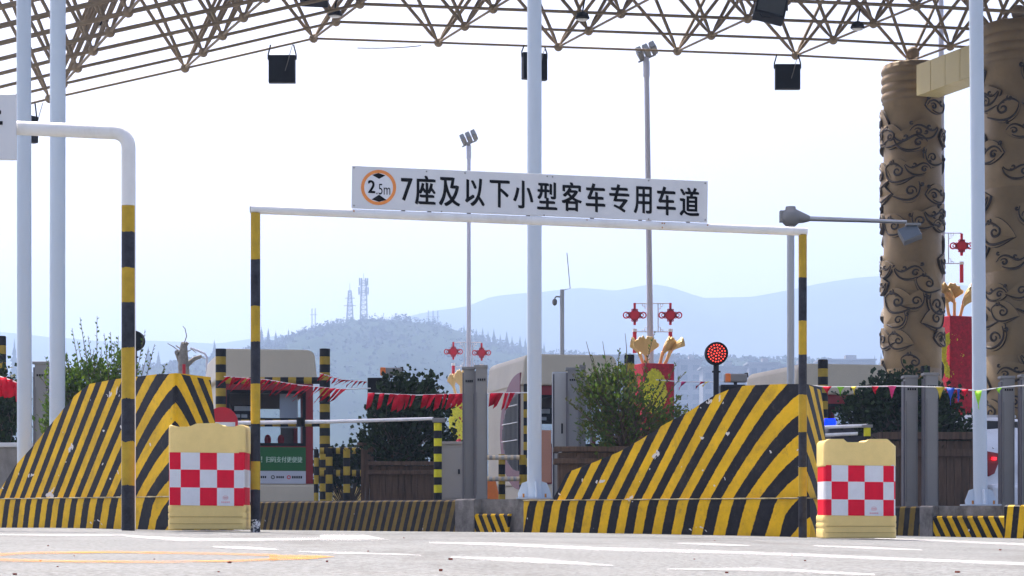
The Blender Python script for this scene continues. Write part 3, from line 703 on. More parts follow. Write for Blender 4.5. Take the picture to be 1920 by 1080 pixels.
def line_pt(rx, rd, px, off=0.0):
    x0 = rx + NLn.x * off; y0 = rd + NLn.y * off; p = px - 960
    s = (F * x0 - p * y0) / (F * .640 + p * .768); return Vector((x0, y0, 0)) + DL * s, s
def island(label, rx, rd, ztop, s0, s1, width):
    p0 = Vector((rx, rd, 0)); base = p0 + DL * s0; t = thing('traffic_island', label, 'traffic island', base, 'raised toll islands')
    pts = [p0 + DL * a + NLn * c_ for a, c_ in ((s0, .06), (s1, .06), (s1, width), (3.6, width), (2.4, .8), (s0, .8))]
    b_ = MB(); b_.extrude([Vector((q.x, q.y, -.2)) for q in pts], (0, 0, ztop + .2)); b_.build('concrete_slab', M['rawconc'], t)
    return t
def kerb_face(t, rx, rd, pxa, pxb, z0, z1, pitch_m, slant, m, off=-.004, thick=.05, name='painted_kerb', phase=0):
    pa, sa = line_pt(rx, rd, pxa); pb, sb = line_pt(rx, rd, pxb); n_ = max(2, int(abs(sb - sa) / .15)); vs = []; uv = []
    for i in range(n_ + 1):
        s = sa + (sb - sa) * i / n_; p = Vector((rx, rd, 0)) + DL * s + NLn * off
        for z, o_ in ((z0, 0), ((z0 + z1) / 2, .0), (z1 - .015, 0), (z1, .02), (z1, thick)):
            vs.append(p + NLn * o_ + Vector((0, 0, z))); uv.append(((s + slant * z) / pitch_m + 60 + phase, 0))
    b_ = MB(); b_.raw(vs, [(i * 5 + k, (i + 1) * 5 + k, (i + 1) * 5 + k + 1, i * 5 + k + 1) for i in range(n_) for k in range(4)], uv)
    for i in (0, n_): b_.poly([vs[i * 5 + k] for k in range(5)], [uv[i * 5 + k] for k in range(5)])
    return b_.build(name, m, t)
ZI = .322
ti = island('long raised island running from the right crash nose past the planter and booth', RX, RD, ZI, .35, 16, 3.2)
kerb_face(ti, RX, RD, 858, 300, -.1, ZI - .004, .063, .38, M['kerbpaint'])
kerb_face(ti, RX, RD, 955, 893, -.1, .185, .062, -.6, M['stripe'], off=-.02, name='low_painted_kerb')
kerb_face(ti, RX, RD, 893, 858, -.1, ZI + .006, .09, .1, M['rawconc'], off=-.03, thick=.2, name='concrete_stub')
t3 = island('raised island at the right edge behind the right checkered barrier', X_(960 + 1752, 17.02), 17.02, .262, 2.0, 16, 3.2)
R3X = X_(960 + 1752, 17.02)
kerb_face(t3, R3X, 17.02, 1728, 1600, -.1, .258, .066, .12, M['kerbpaint'], off=-.012)
kerb_face(t3, R3X, 17.02, 1752, 1728, -.1, .266, .1, .1, M['rawconc'], off=-.03, thick=.2, name='concrete_stub')
kerb_face(t3, R3X, 17.02, 1889, 1752, -.1, .165, .062, -.6, M['stripe'], off=-.02, name='low_painted_kerb')
kerb_face(t3, R3X, 17.02, 2050, 1889, -.1, .268, .07, .12, M['stripe'], off=-.05, thick=.3, name='painted_kerb')
island('raised island behind the left crash nose', LX, LD, .32, .5, 12, 2.0)

# ------------------------------------------------------------------ height-limit gantry with the long sign
def banded(mb, x, y, ys_px, d, r, n=20):
    zs = [Z_(p, d) for p in ys_px]; mb.path([(x, y, z) for z in zs], r, n, us=[k for k in range(len(zs))], wv=1.0)
GD0, GD1 = 16.15, 16.55
gx0, gx1 = X_(479, GD0), X_(1505, GD1)
t = thing('height_limit_gantry', 'white crossbar gantry on two striped posts carrying the long lane sign', 'gantry', (gx0, GD0, ground_z(gx0, GD0)))
b_ = MB(); banded(b_, gx0, GD0, [399, 487, 574, 641, 720, 795, 865, 918, 1003], GD0, .0365); b_.build('post', M['bands'], t)
MB().tube((gx0, GD0, Z_(1003, GD0)), (gx0, GD0, Z_(974, GD0)), .0372, 20, caps=False).build('chipped_patch', M['chipped'], t)
b_ = MB(); banded(b_, gx1, GD1, [440, 521, 602, 665, 740, 810, 876, 930, 1012], GD1, .0325); b_.build('post', M['bands'], t)
cb0, cb1 = W(470, 392.5, GD0), W(1513, 434.5, GD1)
b_ = MB(); b_.tube(cb0, cb1, .033, 20); b_.build('crossbar', M['whitepaint'], t)
MB().tube(cb0 + Vector((-.004, 0, 0)), cb0 + Vector((.006, 0, 0)), .030, 18).build('end_cap', M['grey'], t)
def gd(px): return GD0 + (GD1 - GD0) * (px - 479) / (1505 - 479)
def G(px, py, dy=0): p = W(px, py, gd(px)); return p + Vector((0, dy, 0))
TL, TR, BR, BL = G(660, 311), G(1327, 340), G(1326, 417.5), G(659, 390.5)
sb = MB(); sb.extrude([p + Vector((0, -.012, 0)) for p in (BL, BR, TR, TL)], (0, .024, 0)); sign_o = sb.build('sign_board', M['sign'], t, bevel=.003)
fn = quadfn(G(751, 332), G(1312, 358), G(1312, 406), G(751, 384), Vector((0, -.0145, 0)))
# lettering: one box per character, tops and bottoms read off the board
chars = [('7', 752, 774, 334.5, 377.5), ('座', 778, 817, 329.5, 385), ('及', 823, 863, 333, 387.5), ('以', 872, 909, 335, 387.5), ('下', 918, 956, 338.5, 390), ('小', 962, 1000, 339, 391.5), ('型', 1007, 1045, 342, 394), ('客', 1053, 1091, 342, 397), ('车', 1098, 1135, 344, 398.5), ('专', 1142, 1180, 346, 399), ('用', 1188, 1222, 350, 401.5), ('车', 1231, 1267, 350, 404.5), ('道', 1274, 1311, 352, 406)]
b_ = MB()
for ch, x0, x1, y0, y1 in chars:
    sl_ = .042 * (x1 - x0) / 2
    put_text(b_, ch, quadfn(G(x0, y0 - sl_), G(x1, y0 + sl_), G(x1, y1 + sl_), G(x0, y1 - sl_), Vector((0, -.0145, 0))), bold=.03)
b_.build('lettering', M['ink'], sign_o, norm=False)
cc = (710, 352)
def ring_mb(mb, r0, r1, off, n=40):
    for k in range(n):
        a, c_ = 2 * math.pi * k / n, 2 * math.pi * (k + 1) / n
        P = lambda r_, q: G(cc[0] + r_ * math.cos(q), cc[1] + r_ * math.sin(q)) + Vector((0, off, 0))
        if r0 > 0: mb.poly([P(r0, a), P(r1, a), P(r1, c_), P(r0, c_)])
        else: mb.poly([P(r1, a), P(r1, c_), G(*cc) + Vector((0, off, 0))])
b_ = MB(); ring_mb(b_, 27, 33, -.0145); b_.build('height_limit_ring', M['orange'], sign_o, norm=False)
b_ = MB(); ring_mb(b_, 0, 27, -.0138); b_.build('height_limit_disc', M['refl_white'], sign_o, norm=False)
b_ = MB()
b_.poly([G(*p) + Vector((0, -.0152, 0)) for p in ((698, 328.5), (710, 325), (723, 329.5), (711, 336))])
b_.poly([G(*p) + Vector((0, -.0152, 0)) for p in ((711, 365.5), (725, 375.5), (711, 379), (697, 374.5))])
put_text(b_, '2', quadfn(G(690, 338), G(704, 338.5), G(704, 363), G(690, 362.5), Vector((0, -.0152, 0))), bold=.05)
put_text(b_, '.5m', quadfn(G(706, 345), G(732, 346), G(732, 366), G(706, 365), Vector((0, -.0152, 0))), bold=-.002)
b_.build('height_figures', M['ink'], sign_o, norm=False)
for px in (756, 805, 879, 990, 1110, 1200, 1290):
    yb = 390.5 + (px - 659) * .0405
    MB().box(G(px, yb + 2.4), (.03, .02, .022)).build('bracket', M['greydark'], t)
b_ = MB()
for px, ln in ((1241, 13), (1326, 10), (664, 6), (1245, 6), (1100, 4)):
    yb = 405 + (px - 479) * .0405 - 4
    yb = 392.5 + (px - 470) * .04027 - 7
    b_.poly([G(px - 1.3, yb + 2) + Vector((0, -.0345, 0)), G(px + 1.5, yb + 2) + Vector((0, -.0345, 0)), G(px + 1.2, yb + ln) + Vector((0, -.0345, 0)), G(px - .8, yb + ln - 1) + Vector((0, -.0345, 0))])
b_.build('rust_streak', M['rust'], t, norm=False)
b_ = MB()
for px, py in ((664, 315), (800, 322), (872, 325), (1026, 331), (1036, 332), (1216, 339), (1322, 344), (664, 386), (1322, 413), (1020, 404), (1216, 411), (828, 397)): b_.ball(G(px, py) + Vector((0, -.013, 0)), .006, 8, 5)
b_.build('rivets', M['grey'], sign_o)

# bent-pipe gantry at the left
PD = 16.2; px_ = 241
x = X_(px_, PD); t = thing('bent_pipe_gantry', 'white bent pipe gantry at the left with a striped upright', 'gantry', (x, PD, ground_z(x, PD)))
rp = 13.2 * PD / F
zt = Z_(246, PD)
b_ = MB(); banded(b_, x, PD, [386, 435, 503, 567, 652, 748, 828, 910, 1003], PD, rp, 28); b_.build('striped_upright', M['bands_ragged'], t)
b_ = MB(); pts = [(x, PD, Z_(386, PD))]; rb = .115
pts += [(x - rb + rb * math.cos(a), PD, zt - rb + rb * math.sin(a) + .0) for a in [math.pi / 2 * k / 10 for k in range(11)]]
pts = [pts[0]] + [(p[0], p[1], p[2] - .008) for p in pts[1:]] + [(X_(-420, PD), PD, Z_(220, PD))]
b_.path(pts, rp, 28); b_.build('pipe', M['whitepaint'], t)
sg = MB().box(W(-120, 239, PD - .08), (300 * PD / F, .03, 122 * PD / F)).build('sign_board', M['sign'], t, bevel=.003)
for y0, y1, x1 in ((207, 214, 2), (227, 234, 5)): MB().poly([W(-60, y0, PD - .099), W(x1, y0, PD - .099), W(x1, y1, PD - .099), W(-60, y1, PD - .099)]).build('lettering', M['ink'], sg, norm=False)

# tall grey steel posts of the sign gantry overhead
def steel_post(px, d, wpx, zb, label, ylean=0):
    x = X_(px, d); r_ = wpx * d / F / 2; t = thing('steel_post', label, 'post', (x, d, zb), 'tall blue grey steel posts')
    MB().path([(x + ylean, d, zb + .01), (x, d, zb + 6.2)], r_, 24).build('shaft', M['pole'], t)
    b_ = MB()
    for a in range(4):
        q = math.pi / 4 * (2 * a + 1) if False else math.pi / 2 * a + .12
        e = Vector((math.cos(q), math.sin(q), 0)); p = Vector((x + ylean, d, zb)); s_ = Vector((-e.y, e.x, 0)) * .005
        o_ = [p + e * r_ * .9 + Vector((0, 0, .015)), p + e * (r_ + .085) + Vector((0, 0, .015)), p + e * (r_ + .09) + Vector((0, 0, .05)), p + e * (r_ + .05) + Vector((0, 0, .15)), p + e * r_ * .9 + Vector((0, 0, .17))]
        b_.extrude([k - s_ for k in o_], s_ * 2)
    b_.build('gusset', M['pole'], t)
    MB().box((x + ylean, d, zb + .007), (r_ * 2 + .2, r_ * 2 + .2, .014)).build('base_plate', M['pole'], t)
    for s in (-1, 1): MB().tube((x + ylean + s * (r_ + .035), d - r_ - .06, zb + .012), (x + ylean + s * (r_ + .035), d - r_ - .06, zb + .05), .011, 6).build('anchor_bolt', M['rust'], t)
steel_post(1002, 20.0, 27, ZI, 'tall blue grey steel post standing behind the long lane sign')
steel_post(1828, 21.0, 26, .265, 'tall blue grey steel post in front of the right carved column', .055)
steel_post(44, 20.0, 27, .32, 'tall blue grey steel post nearest the left picture edge', .01)
steel_post(109, 20.6, 29, .32, 'tall blue grey steel post second from the left, behind the leafy shrub', -.01)

# ------------------------------------------------------------------ checkered plastic barriers
def barrier(label, d, xl, xr, ybot, top_pts, rows, cols, lean, wrapl=0, wrapr=0, phase=0):
    cx = X_((xl + xr) / 2, d); gz = Z_(ybot, d); t = thing('crash_barrel', label, 'plastic barrier', (cx, d, gz), 'checkered plastic crash barriers')
    dep = .42
    def P(px, py, dy=0): return Vector((X_(px, d), d + dy, Z_(py, d)))
    # side profile (half width by height) gives the moulded waist
    ytop = min(p[1] for p in top_pts); H = ybot - ytop
    def prof(f_):   # f_ 0 bottom .. 1 top : inset in px
        if f_ < .03: return 1.0 - f_ * 20
        if f_ < .235: return 0.5 + (1.2 if abs(f_ - .16) < .008 or abs(f_ - .10) < .008 else 0)
        if f_ < .25: return 3
        if f_ < .725: return 3.2 + (f_ - .25) * 2
        if f_ < .745: return 1.5
        return 1.5 + 0 * f_
    zs = [0, .015, .05, .09, .10, .11, .15, .16, .17, .22, .237, .245, .26, .5, .715, .728, .74, .80, .88, .93]
    ring_n = []
    def ring(f_, ins, z_of=None):
        # rounded rectangle plan
        w2 = (xr - xl) / 2 * d / F - ins * d / F; rr = .05; pts = []
        for qx, qy, a0 in ((1, -1, -90), (1, 1, 0), (-1, 1, 90), (-1, -1, 180)):
            for k in range(7):
                a = R(a0 + k * 15); pts.append((qx * (w2 - rr) + rr * math.cos(a), qy * (dep / 2 - rr) + rr * math.sin(a)))
        return pts
    b_ = MB(); vs = []; N = 28
    lx = lambda f_: lean * f_ * H * d / F
    for f_ in zs:
        for (x, y) in ring(f_, prof(f_)): vs.append(Vector((cx + x + lx(f_), d + dep / 2 + y, gz + f_ * H * d / F)))
    # top rows follow the outline
    for ins, k in ((1.2, .0), (2.2, .4), (4.5, .75)):
        for (x, y) in ring(.96, 1.5 + ins):
            px = 960 + (cx + x + lx(.95)) * F / d; pt = interp(top_pts, px); f_ = (ybot - pt) / H
            vs.append(Vector((cx + x + lx(.95), d + dep / 2 + y, gz + (f_ * H - 3.0 + k * 4) * d / F)))
    # densify front and back edges are straight, so insert extra points along them for the outline
    m_ = len(zs) + 3
    # rebuild with extra columns on the long sides
    ring_pts = None
    def dens(row):
        out = []
        for i in range(N):
            a, c_ = row[i], row[(i + 1) % N]; out.append(a)
            if (c_ - a).length > .15:
                for q in range(1, 40): out.append(a.lerp(c_, q / 40))
        return out
    rowsv = [dens(vs[i * N:(i + 1) * N]) for i in range(len(zs))]
    for ki, (ins, k) in enumerate(((0.6, .0), (1.4, .45), (4.0, .8))):
        base = dens([Vector((cx + x + lx(.95), d + dep / 2 + y, 0)) for (x, y) in ring(.96, 1.5 + ins)]); 
        for q in base:
            px = 960 + q.x * F / d; pt = interp(top_pts, px); q.z = gz + (ybot - pt - 3.0 + k * 3.75) * d / F
        rowsv.append(base)
    n_ = min(len(r_) for r_ in rowsv); allv = [p for r_ in rowsv for p in r_[:n_]]
    fs = [(i * n_ + j, i * n_ + (j + 1) % n_, (i + 1) * n_ + (j + 1) % n_, (i + 1) * n_ + j) for i in range(len(rowsv) - 1) for j in range(n_)]
    fs += [tuple(range(n_))[::-1]]
    b_.raw(allv, fs, smooth=True); lastr = rowsv[-1][:n_]
    h = n_ // 2
    cenl = [Vector((p.x, d + dep / 2, p.z - .004)) for p in lastr]
    for j in range(n_): b_.poly([lastr[j], lastr[(j + 1) % n_], cenl[(j + 1) % n_], cenl[j]], smooth=True)
    body = b_.build('body', M['plastic'], t)
    MB().tube(((X_(xl + (xr - xl) * .3, d)), d + dep * .5, gz + (H - 12) * d / F), ((X_(xl + (xr - xl) * .3, d)), d + dep * .5, gz + (H - 4) * d / F), .05, 16).build('filler_cap', M['plastic'], t)
    b_ = MB(); b_.box((X_(xl + (xr - xl) * .5, d), d - .0005, gz + H * .12 * d / F), ((xr - xl) * .93 * d / F, .004, .004)); b_.box((X_(xl + (xr - xl) * .5, d), d - .0005, gz + H * .055 * d / F), ((xr - xl) * .93 * d / F, .004, .003)); b_.build('mould_seams', M['bark'] if False else M['seam'], t)
    # wrapped reflective checks, 3 mm proud
    for cname, want in (('red_squares', 0), ('white_squares', 1)):
        b_ = MB()
        for r_ in range(3):
            for c_ in range(len(cols) - 1):
                if (r_ + c_ + phase) % 2 != want: continue
                x0, x1 = cols[c_], cols[c_ + 1]; y0, y1 = rows[r_], rows[r_ + 1]
                sh = lean * (ybot - (y0 + y1) / 2)
                P4 = []
                for (qx, qy) in ((x0, y0), (x1, y0), (x1, y1), (x0, y1)):
                    f_ = (ybot - qy) / H; P4.append((qx + lean * (ybot - qy) * 0, qy + .012 * (qx - xl)))
                b_.poly([Vector((X_(qx, d), d - .004, Z_(qy, d))) for qx, qy in P4])
        # side wraps
        for r_ in range(3):
            for side, c_ in ((-1, -1 + wrapl), (1, len(cols) - 1 - wrapr)):
                if (r_ + c_ + phase) % 2 != want: continue
                xe = (cx + side * ((xr - xl) / 2 - 3.0) * d / F); q0 = cols[0] if side < 0 else cols[-1]
                z0, z1 = Z_(rows[r_ + 1], d), Z_(rows[r_], d); pts = [Vector((X_(q0, d), d - .004, 0))]
                w2 = (xr - xl) / 2 * d / F - 2.9 * d / F; rr = .05
                for k in range(1, 7):
                    a = R(-90 + k * 15); pts.append(Vector((cx + lx(.48) + side * (w2 - rr + (rr + .003) * math.cos(a)), d + rr - (rr + .004) * -math.sin(a), 0)))
                pts.append(Vector((cx + lx(.48) + side * (w2 + .003), d + dep - .08, 0)))
                for a, e in zip(pts, pts[1:]): b_.poly([a + Vector((0, 0, z0)), e + Vector((0, 0, z0)), e + Vector((0, 0, z1)), a + Vector((0, 0, z1))])
        b_.build(cname, M['refl_red' if want == 0 else 'refl_white'], t, norm=False)
    # small printed mark in the lower right square
    mx, my = cols[3] + (cols[4] - cols[3]) * .5, (rows[2] + rows[3]) / 2
    b_ = MB(); Pm = lambda qx, qy: Vector((X_(qx, d), d - .0055, Z_(qy, d)))
    for k in range(16):
        a, c_ = 2 * math.pi * k / 16, 2 * math.pi * (k + 1) / 16; b_.poly([Pm(mx + 5.4 * math.cos(a), my + 3 + 4 * math.sin(a)), Pm(mx + 4.6 * math.cos(a), my + 3 + 3.3 * math.sin(a)), Pm(mx + 4.6 * math.cos(c_), my + 3 + 3.3 * math.sin(c_)), Pm(mx + 5.4 * math.cos(c_), my + 3 + 4 * math.sin(c_))])
    for q in (-3, -1.2, .6, 2.4): b_.poly([Pm(mx + q, my + 1.4), Pm(mx + q + 1.1, my + 1.4), Pm(mx + q + 1.1, my + 4.6), Pm(mx + q, my + 4.6)])
    for q in range(5): b_.poly([Pm(mx - 8 + q * 3.4, my + 10), Pm(mx - 5.6 + q * 3.4, my + 10), Pm(mx - 5.6 + q * 3.4, my + 12.6), Pm(mx - 8 + q * 3.4, my + 12.6)])
    b_.build('printed_mark', M['fadedred'], t, norm=False)
    return t
barrier('checkered plastic barrier on the left with a raised hump on its top edge', 16.0, 313, 460, 993, [(311, 800), (316, 796), (320, 796), (330, 800), (355, 800), (368, 794), (408, 793), (420, 799), (440, 800), (450, 796), (456, 796), (462, 801)], [848, 880, 913.5, 947], [318, 339, 375, 407, 439, 457], .0, wrapr=1, phase=0)
barrier('checkered plastic barrier on the right with a dipped top edge', 15.9, 1543, 1683, 1009, [(1540, 832), (1547, 826), (1553, 823), (1582, 823), (1588, 829), (1622, 829), (1630, 823), (1664, 823), (1673, 831), (1681, 835), (1686, 837)], [872, 902.5, 936, 966], [1549, 1559, 1590, 1621, 1656, 1676], .0, wrapl=1, phase=0)

# ------------------------------------------------------------------ toll booths
def booth(px, d, roof_y, label, yaw=12, arch=False, poster=False, w_=1.62, D=2.6, zb=.31):
    o = Vector((X_(px, d), d, zb)); ex = Vector((math.cos(R(yaw)), math.sin(R(yaw)), 0)); ey = Vector((-ex.y, ex.x, 0)); ez = Vector((0, 0, 1))
    t = thing('toll_booth', label, 'toll booth', o, 'cream and red toll booths')
    L = lambda x, y, z: o + ex * x + ey * y + ez * z
    zr1 = Z_(roof_y, d) - zb; zr0 = zr1 - .53
    Mx = Matrix((ex, ey, ez)).transposed()
    bx = lambda mb, x0, x1, y0, y1, z0, z1: mb.box(L((x0 + x1) / 2, (y0 + y1) / 2, (z0 + z1) / 2), (x1 - x0, y1 - y0, z1 - z0), Mx)
    # plinth
    b_ = MB(); bx(b_, .0, w_ + .04, -.02, D, 0, .40); b_.build('plinth', M['booth'], t, bevel=.05)
    # roof with rounded shoulders
    ol = []
    for cx, cz, a0 in ((w_ - .12, zr1 - .14, 0), (.14, zr1 - .14, 90)):
        for k in range(7): a = R(a0 + k * 15); ol.append((cx + .14 * math.cos(a), cz + .14 * math.sin(a)))
    ol = [(w_ + .06, zr0)] + ol + [(-.04, zr0)]
    b_ = MB(); b_.extrude([L(x, -.10, z) for x, z in ol], ey * (D + .2)); b_.build('roof', M['booth'], t, bevel=.03)
    # body frame in red around the front windows
    wx0, wx1, wz0, wz1 = .15, w_ - .13, 1.04, zr0 - .16
    f_ = MB(); bx(f_, .03, wx0, .0, .10, .40, zr0); bx(f_, wx1, w_ - .005, .0, .10, .40, zr0); bx(f_, wx0, wx1, 0, .10, wz1, zr0); bx(f_, wx0, wx1, 0, .10, .40, wz0)
    bx(f_, w_ - .07, w_ - .005, .10, D, .40, 1.0); bx(f_, w_ - .07, w_ - .005, .10, D, zr0 - .2, zr0); bx(f_, w_ - .07, w_ - .005, D - .2, D, 1.0, zr0 - .2); bx(f_, w_ - .07, w_ - .005, 1.2, 1.35, 1.0, zr0 - .2)
    f_.build('red_frame', M['boothred'], t)
    g_ = MB(); 
    for x0, x1, z0, z1 in ((wx0, wx1, wz0, wz0 + .05), (wx0, wx1, wz1 - .05, wz1), (wx0, wx0 + .05, wz0 + .05, wz1 - .05), (wx1 - .05, wx1, wz0 + .05, wz1 - .05)): bx(g_, x0, x1, -.012, .05, z0, z1)
    zm = wz0 + (wz1 - wz0) * .44
    bx(g_, wx0 + .05, wx1 - .05, -.008, .04, zm, zm + .06)
    wn = g_.build('window', M['black'], t)
    b_ = MB(); bx(b_, wx0 + .05, wx1 - .05, .015, .022, wz0 + .05, wz1 - .05); b_.build('pane', M['glass'], wn)
    b_ = MB(); bx(b_, .06, w_ - .06, D - .08, D - .02, .4, 1.1); bx(b_, .06, w_ - .06, D - .08, D - .02, zr0 - .35, zr0); bx(b_, .06, .5, D - .08, D - .02, 1.1, zr0 - .35); bx(b_, w_ - .3, w_ - .06, D - .08, D - .02, 1.1, zr0 - .35); bx(b_, .06, w_ - .08, .12, D - .1, .36, .43); b_.build('back_wall', M['grey'], t)
    b_ = MB(); bx(b_, .05, .11, .10, D - .02, .4, zr0); b_.build('side_wall', M['booth'], t)
    b_ = MB(); bx(b_, wx1 - .42, wx1 - .12, .2, .24, zm - .1, wz1); b_.build('curtain', M['posterwhite'], t)
    b_ = MB(); bx(b_, .15, w_ - .1, .14, .6, .98, 1.03); b_.build('desk', M['greydark'], t)
    # screen inside
    b_ = MB(); bx(b_, .28, .66, .5, .54, zm + .02, zm + .3); mo_ = b_.build('screen', M['dark'], t, bevel=.01)
    b_ = MB(); bx(b_, .32, .60, .49, .497, zm + .20, zm + .28); bx(b_, .33, .42, .49, .497, zm + .06, zm + .14); bx(b_, .44, .54, .49, .497, zm + .06, zm + .14); b_.build('lit_display', M['white'], mo_)
    # red stools behind the lower pane
    for q in (.95, 1.18):
        b_ = MB(); b_.ball(L(q, 1.1, 1.18), .06, 12, 8, (1, .6, 1.6)); b_.build('seat_back', M['redflower'], t)
    # cream left flank
    if arch:
        b_ = MB(); b_.poly([L(.0, .0, .38)] + [L(.0, y, .38) for y in (D,)] + [L(.0, D, zr0), L(.0, 0, zr0)]); 
        b_ = MB(); bx(b_, -.03, .045, .012, D, .38, zr0); b_.build('cream_flank', M['booth'], t)
        el = [(.0 + 1.55 * math.sin(a) * (1 if True else 1), 1.30 + 1.0 * math.cos(a)) for a in [math.pi * k / 24 for k in range(25)]]
        b_ = MB(); b_.extrude([L(-.045, .02 + y, z) for y, z in el], ex * .03); b_.build('maroon_arch', M['maroon'], t)
        el2 = [(.0 + 1.25 * math.sin(a), 1.28 + .66 * math.cos(a)) for a in [math.pi * k / 24 for k in range(25)]]
        b_ = MB(); b_.extrude([L(-.055, .02 + y, z) for y, z in el2], ex * .03); wn2 = b_.build('side_window', M['black'], t)
        b_ = MB()
        for k in range(13):
            y = .06 + k * .098; 
            if y >= 1.24: break
            hh = .66 * math.sqrt(max(0, 1 - (y / 1.25) ** 2)); b_.tube(L(-.075, y, 1.28 - hh), L(-.075, y, 1.28 + hh), .009, 6)
        for z in (.85, 1.15, 1.45, 1.75):
            ln = 1.25 * math.sqrt(max(0, 1 - ((z - 1.28) / .66) ** 2)); b_.tube(L(-.085, .03, z), L(-.085, ln, z), .012, 6)
        b_.build('window_bars', M['steel'], wn2)
        b_ = MB(); bx(b_, .06, .5, -.03, .0, .42, 1.32); b_.build('salmon_panel', M['salmon'], t, bevel=.03)
    if poster:
        b_ = MB(); bx(b_, wx0 - .1, wx1, -.012, -.002, .62, 1.02); po = b_.build('green_poster', M['green'], t)
        b_ = MB(); bx(b_, wx0 - .1, wx1, -.012, -.002, .40, .616); pw = b_.build('white_poster_strip', M['posterwhite'], t)
        for tx, x0, wd in (('扫码支付更便捷', wx1 - .68, .62), ('！', wx1 - .76, .02), ('停车', wx0 - .07, .2)):
            b_ = MB(); put_text(b_, tx, lambda u, v: L(x0 + wd * u, -.0145, .76 + .10 * v), bold=.004); b_.build('lettering', M['posterink'], po, norm=False)
        b_ = MB(); b2 = MB()
        def roundel(mb, cx, cz, r0, r1):
            for k in range(20):
                a, c_ = 2 * math.pi * k / 20, 2 * math.pi * (k + .85) / 20
                mb.poly([L(cx + r0 * math.cos(a), -.0145, cz + r0 * math.sin(a)), L(cx + r1 * math.cos(a), -.0145, cz + r1 * math.sin(a)), L(cx + r1 * math.cos(c_), -.0145, cz + r1 * math.sin(c_)), L(cx + r0 * math.cos(c_), -.0145, cz + r0 * math.sin(c_))])
        roundel(b_, wx1 - .56, .51, .018, .034); roundel(b2, wx1 - .29, .51, .018, .034)
        put_text(b_, 'ETC', lambda u, v: L(wx1 - .50 + .12 * u, -.0145, .49 + .04 * v), bold=.01) if False else None
        for x0 in (wx1 - .50, wx1 - .80):
            for k in range(4): bx(b_, x0 + k * .034, x0 + k * .034 + .024, -.0148, -.0125, .493, .53)
        for k in range(5): bx(b_, wx1 - .235 + k * .036, wx1 - .235 + k * .036 + .026, -.0148, -.0125, .49, .532)
        b_.build('printed_logos', M['ink'], pw, norm=False); b2.build('red_roundel', M['refl_red'], pw, norm=False)
    return t
booth(408, 36.0, 654, 'toll booth with the green payment poster, at the left behind the striped frame', poster=True)
booth(980, 36.4, 664, 'toll booth with an arched barred side window, behind the middle grey post', arch=True, yaw=13)
booth(1492, 37.2, 682, 'toll booth at the right showing only its cream roof above the crash nose', yaw=12)
# islands under the booths
for px, d, lab in ((490, 36, 'raised island under the left toll booth with the green poster'), (1050, 36.4, 'raised island under the middle arched toll booth'), (1570, 37.2, 'raised island under the right toll booth')):
    x = X_(px, d); tag(MB().box((x - .4, d + 1.5, .05), (2.3, 7.5, .52), Matrix.Rotation(R(12), 3, 'Z')).build('booth_island', M['leaf_conc'], origin=(x, d, 0), bevel=.03), lab, 'traffic island', 'islands under the toll booths')

# striped guard frames and rails
def bands_z(mb, x, y, z0, z1, r, pitch, n=16, phase=0):
    k = max(1, round((z1 - z0) / pitch)); mb.path([(x, y, z0 + (z1 - z0) * i / k) for i in range(k + 1)], r, n, us=[k - i + phase for i in range(k + 1)])
def bands_h(mb, a, b__, r, pitch, n=12, phase=0, sq=False):
    a, b__ = Vector(a), Vector(b__); k = max(1, round((b__ - a).length / pitch)); mb.path([a.lerp(b__, i / k) for i in range(k + 1)], r, 4 if sq else n, us=[i + phase for i in range(k + 1)], smooth=not sq)
gd_ = 34.0; x0, x1 = X_(414, gd_), X_(609, gd_)
t = thing('guard_gate', 'black and yellow banded guard gate standing in front of the left booth', 'guard gate', (x0, gd_, .3))
for x in (x0, x1):
    b_ = MB(); bands_z(b_, x, gd_, .3, Z_(654, gd_), .084, .129, phase=1); b_.build('post', M['guard'], t)
for y0, y1 in ((707, 720), (788, 799)):
    b_ = MB(); zc = Z_((y0 + y1) / 2, gd_); bands_h(b_, (x0 + .08, gd_, zc), (x1 - .08, gd_, zc), .055, .128); b_.build('rail', M['guard'], t)
def banded_post(px, wpx, ytop, d, label, zb=.3, pitch=.13, m='guard', ph=1):
    x = X_(px, d); t = thing('banded_post', label, 'bollard', (x, d, zb), 'black and yellow banded posts')
    b_ = MB(); bands_z(b_, x, d, zb, Z_(ytop, d), wpx * d / F / 2, pitch, phase=ph); b_.build('tube', M[m], t)
    MB().lathe((x, d, Z_(ytop, d)), [(wpx * d / F / 2 * 1.02, -.01), (wpx * d / F / 2 * .9, .015), (.01, .02)], 16).build('cap', M['black'], t)
banded_post(1180, 19, 667, 34, 'banded post rising behind the leafy shrub, beside the red pedestal')
banded_post(1543, 19, 676, 34, 'banded post in front of the right booth roof')
banded_post(1735, 18, 688, 35, 'banded post rising behind the dark bush at the foot of the left column')
banded_post(3, 17, 632, 33, 'banded post at the far left edge of the picture')
banded_post(986, 9, 722, 33, 'slender banded post half hidden by the middle grey post')
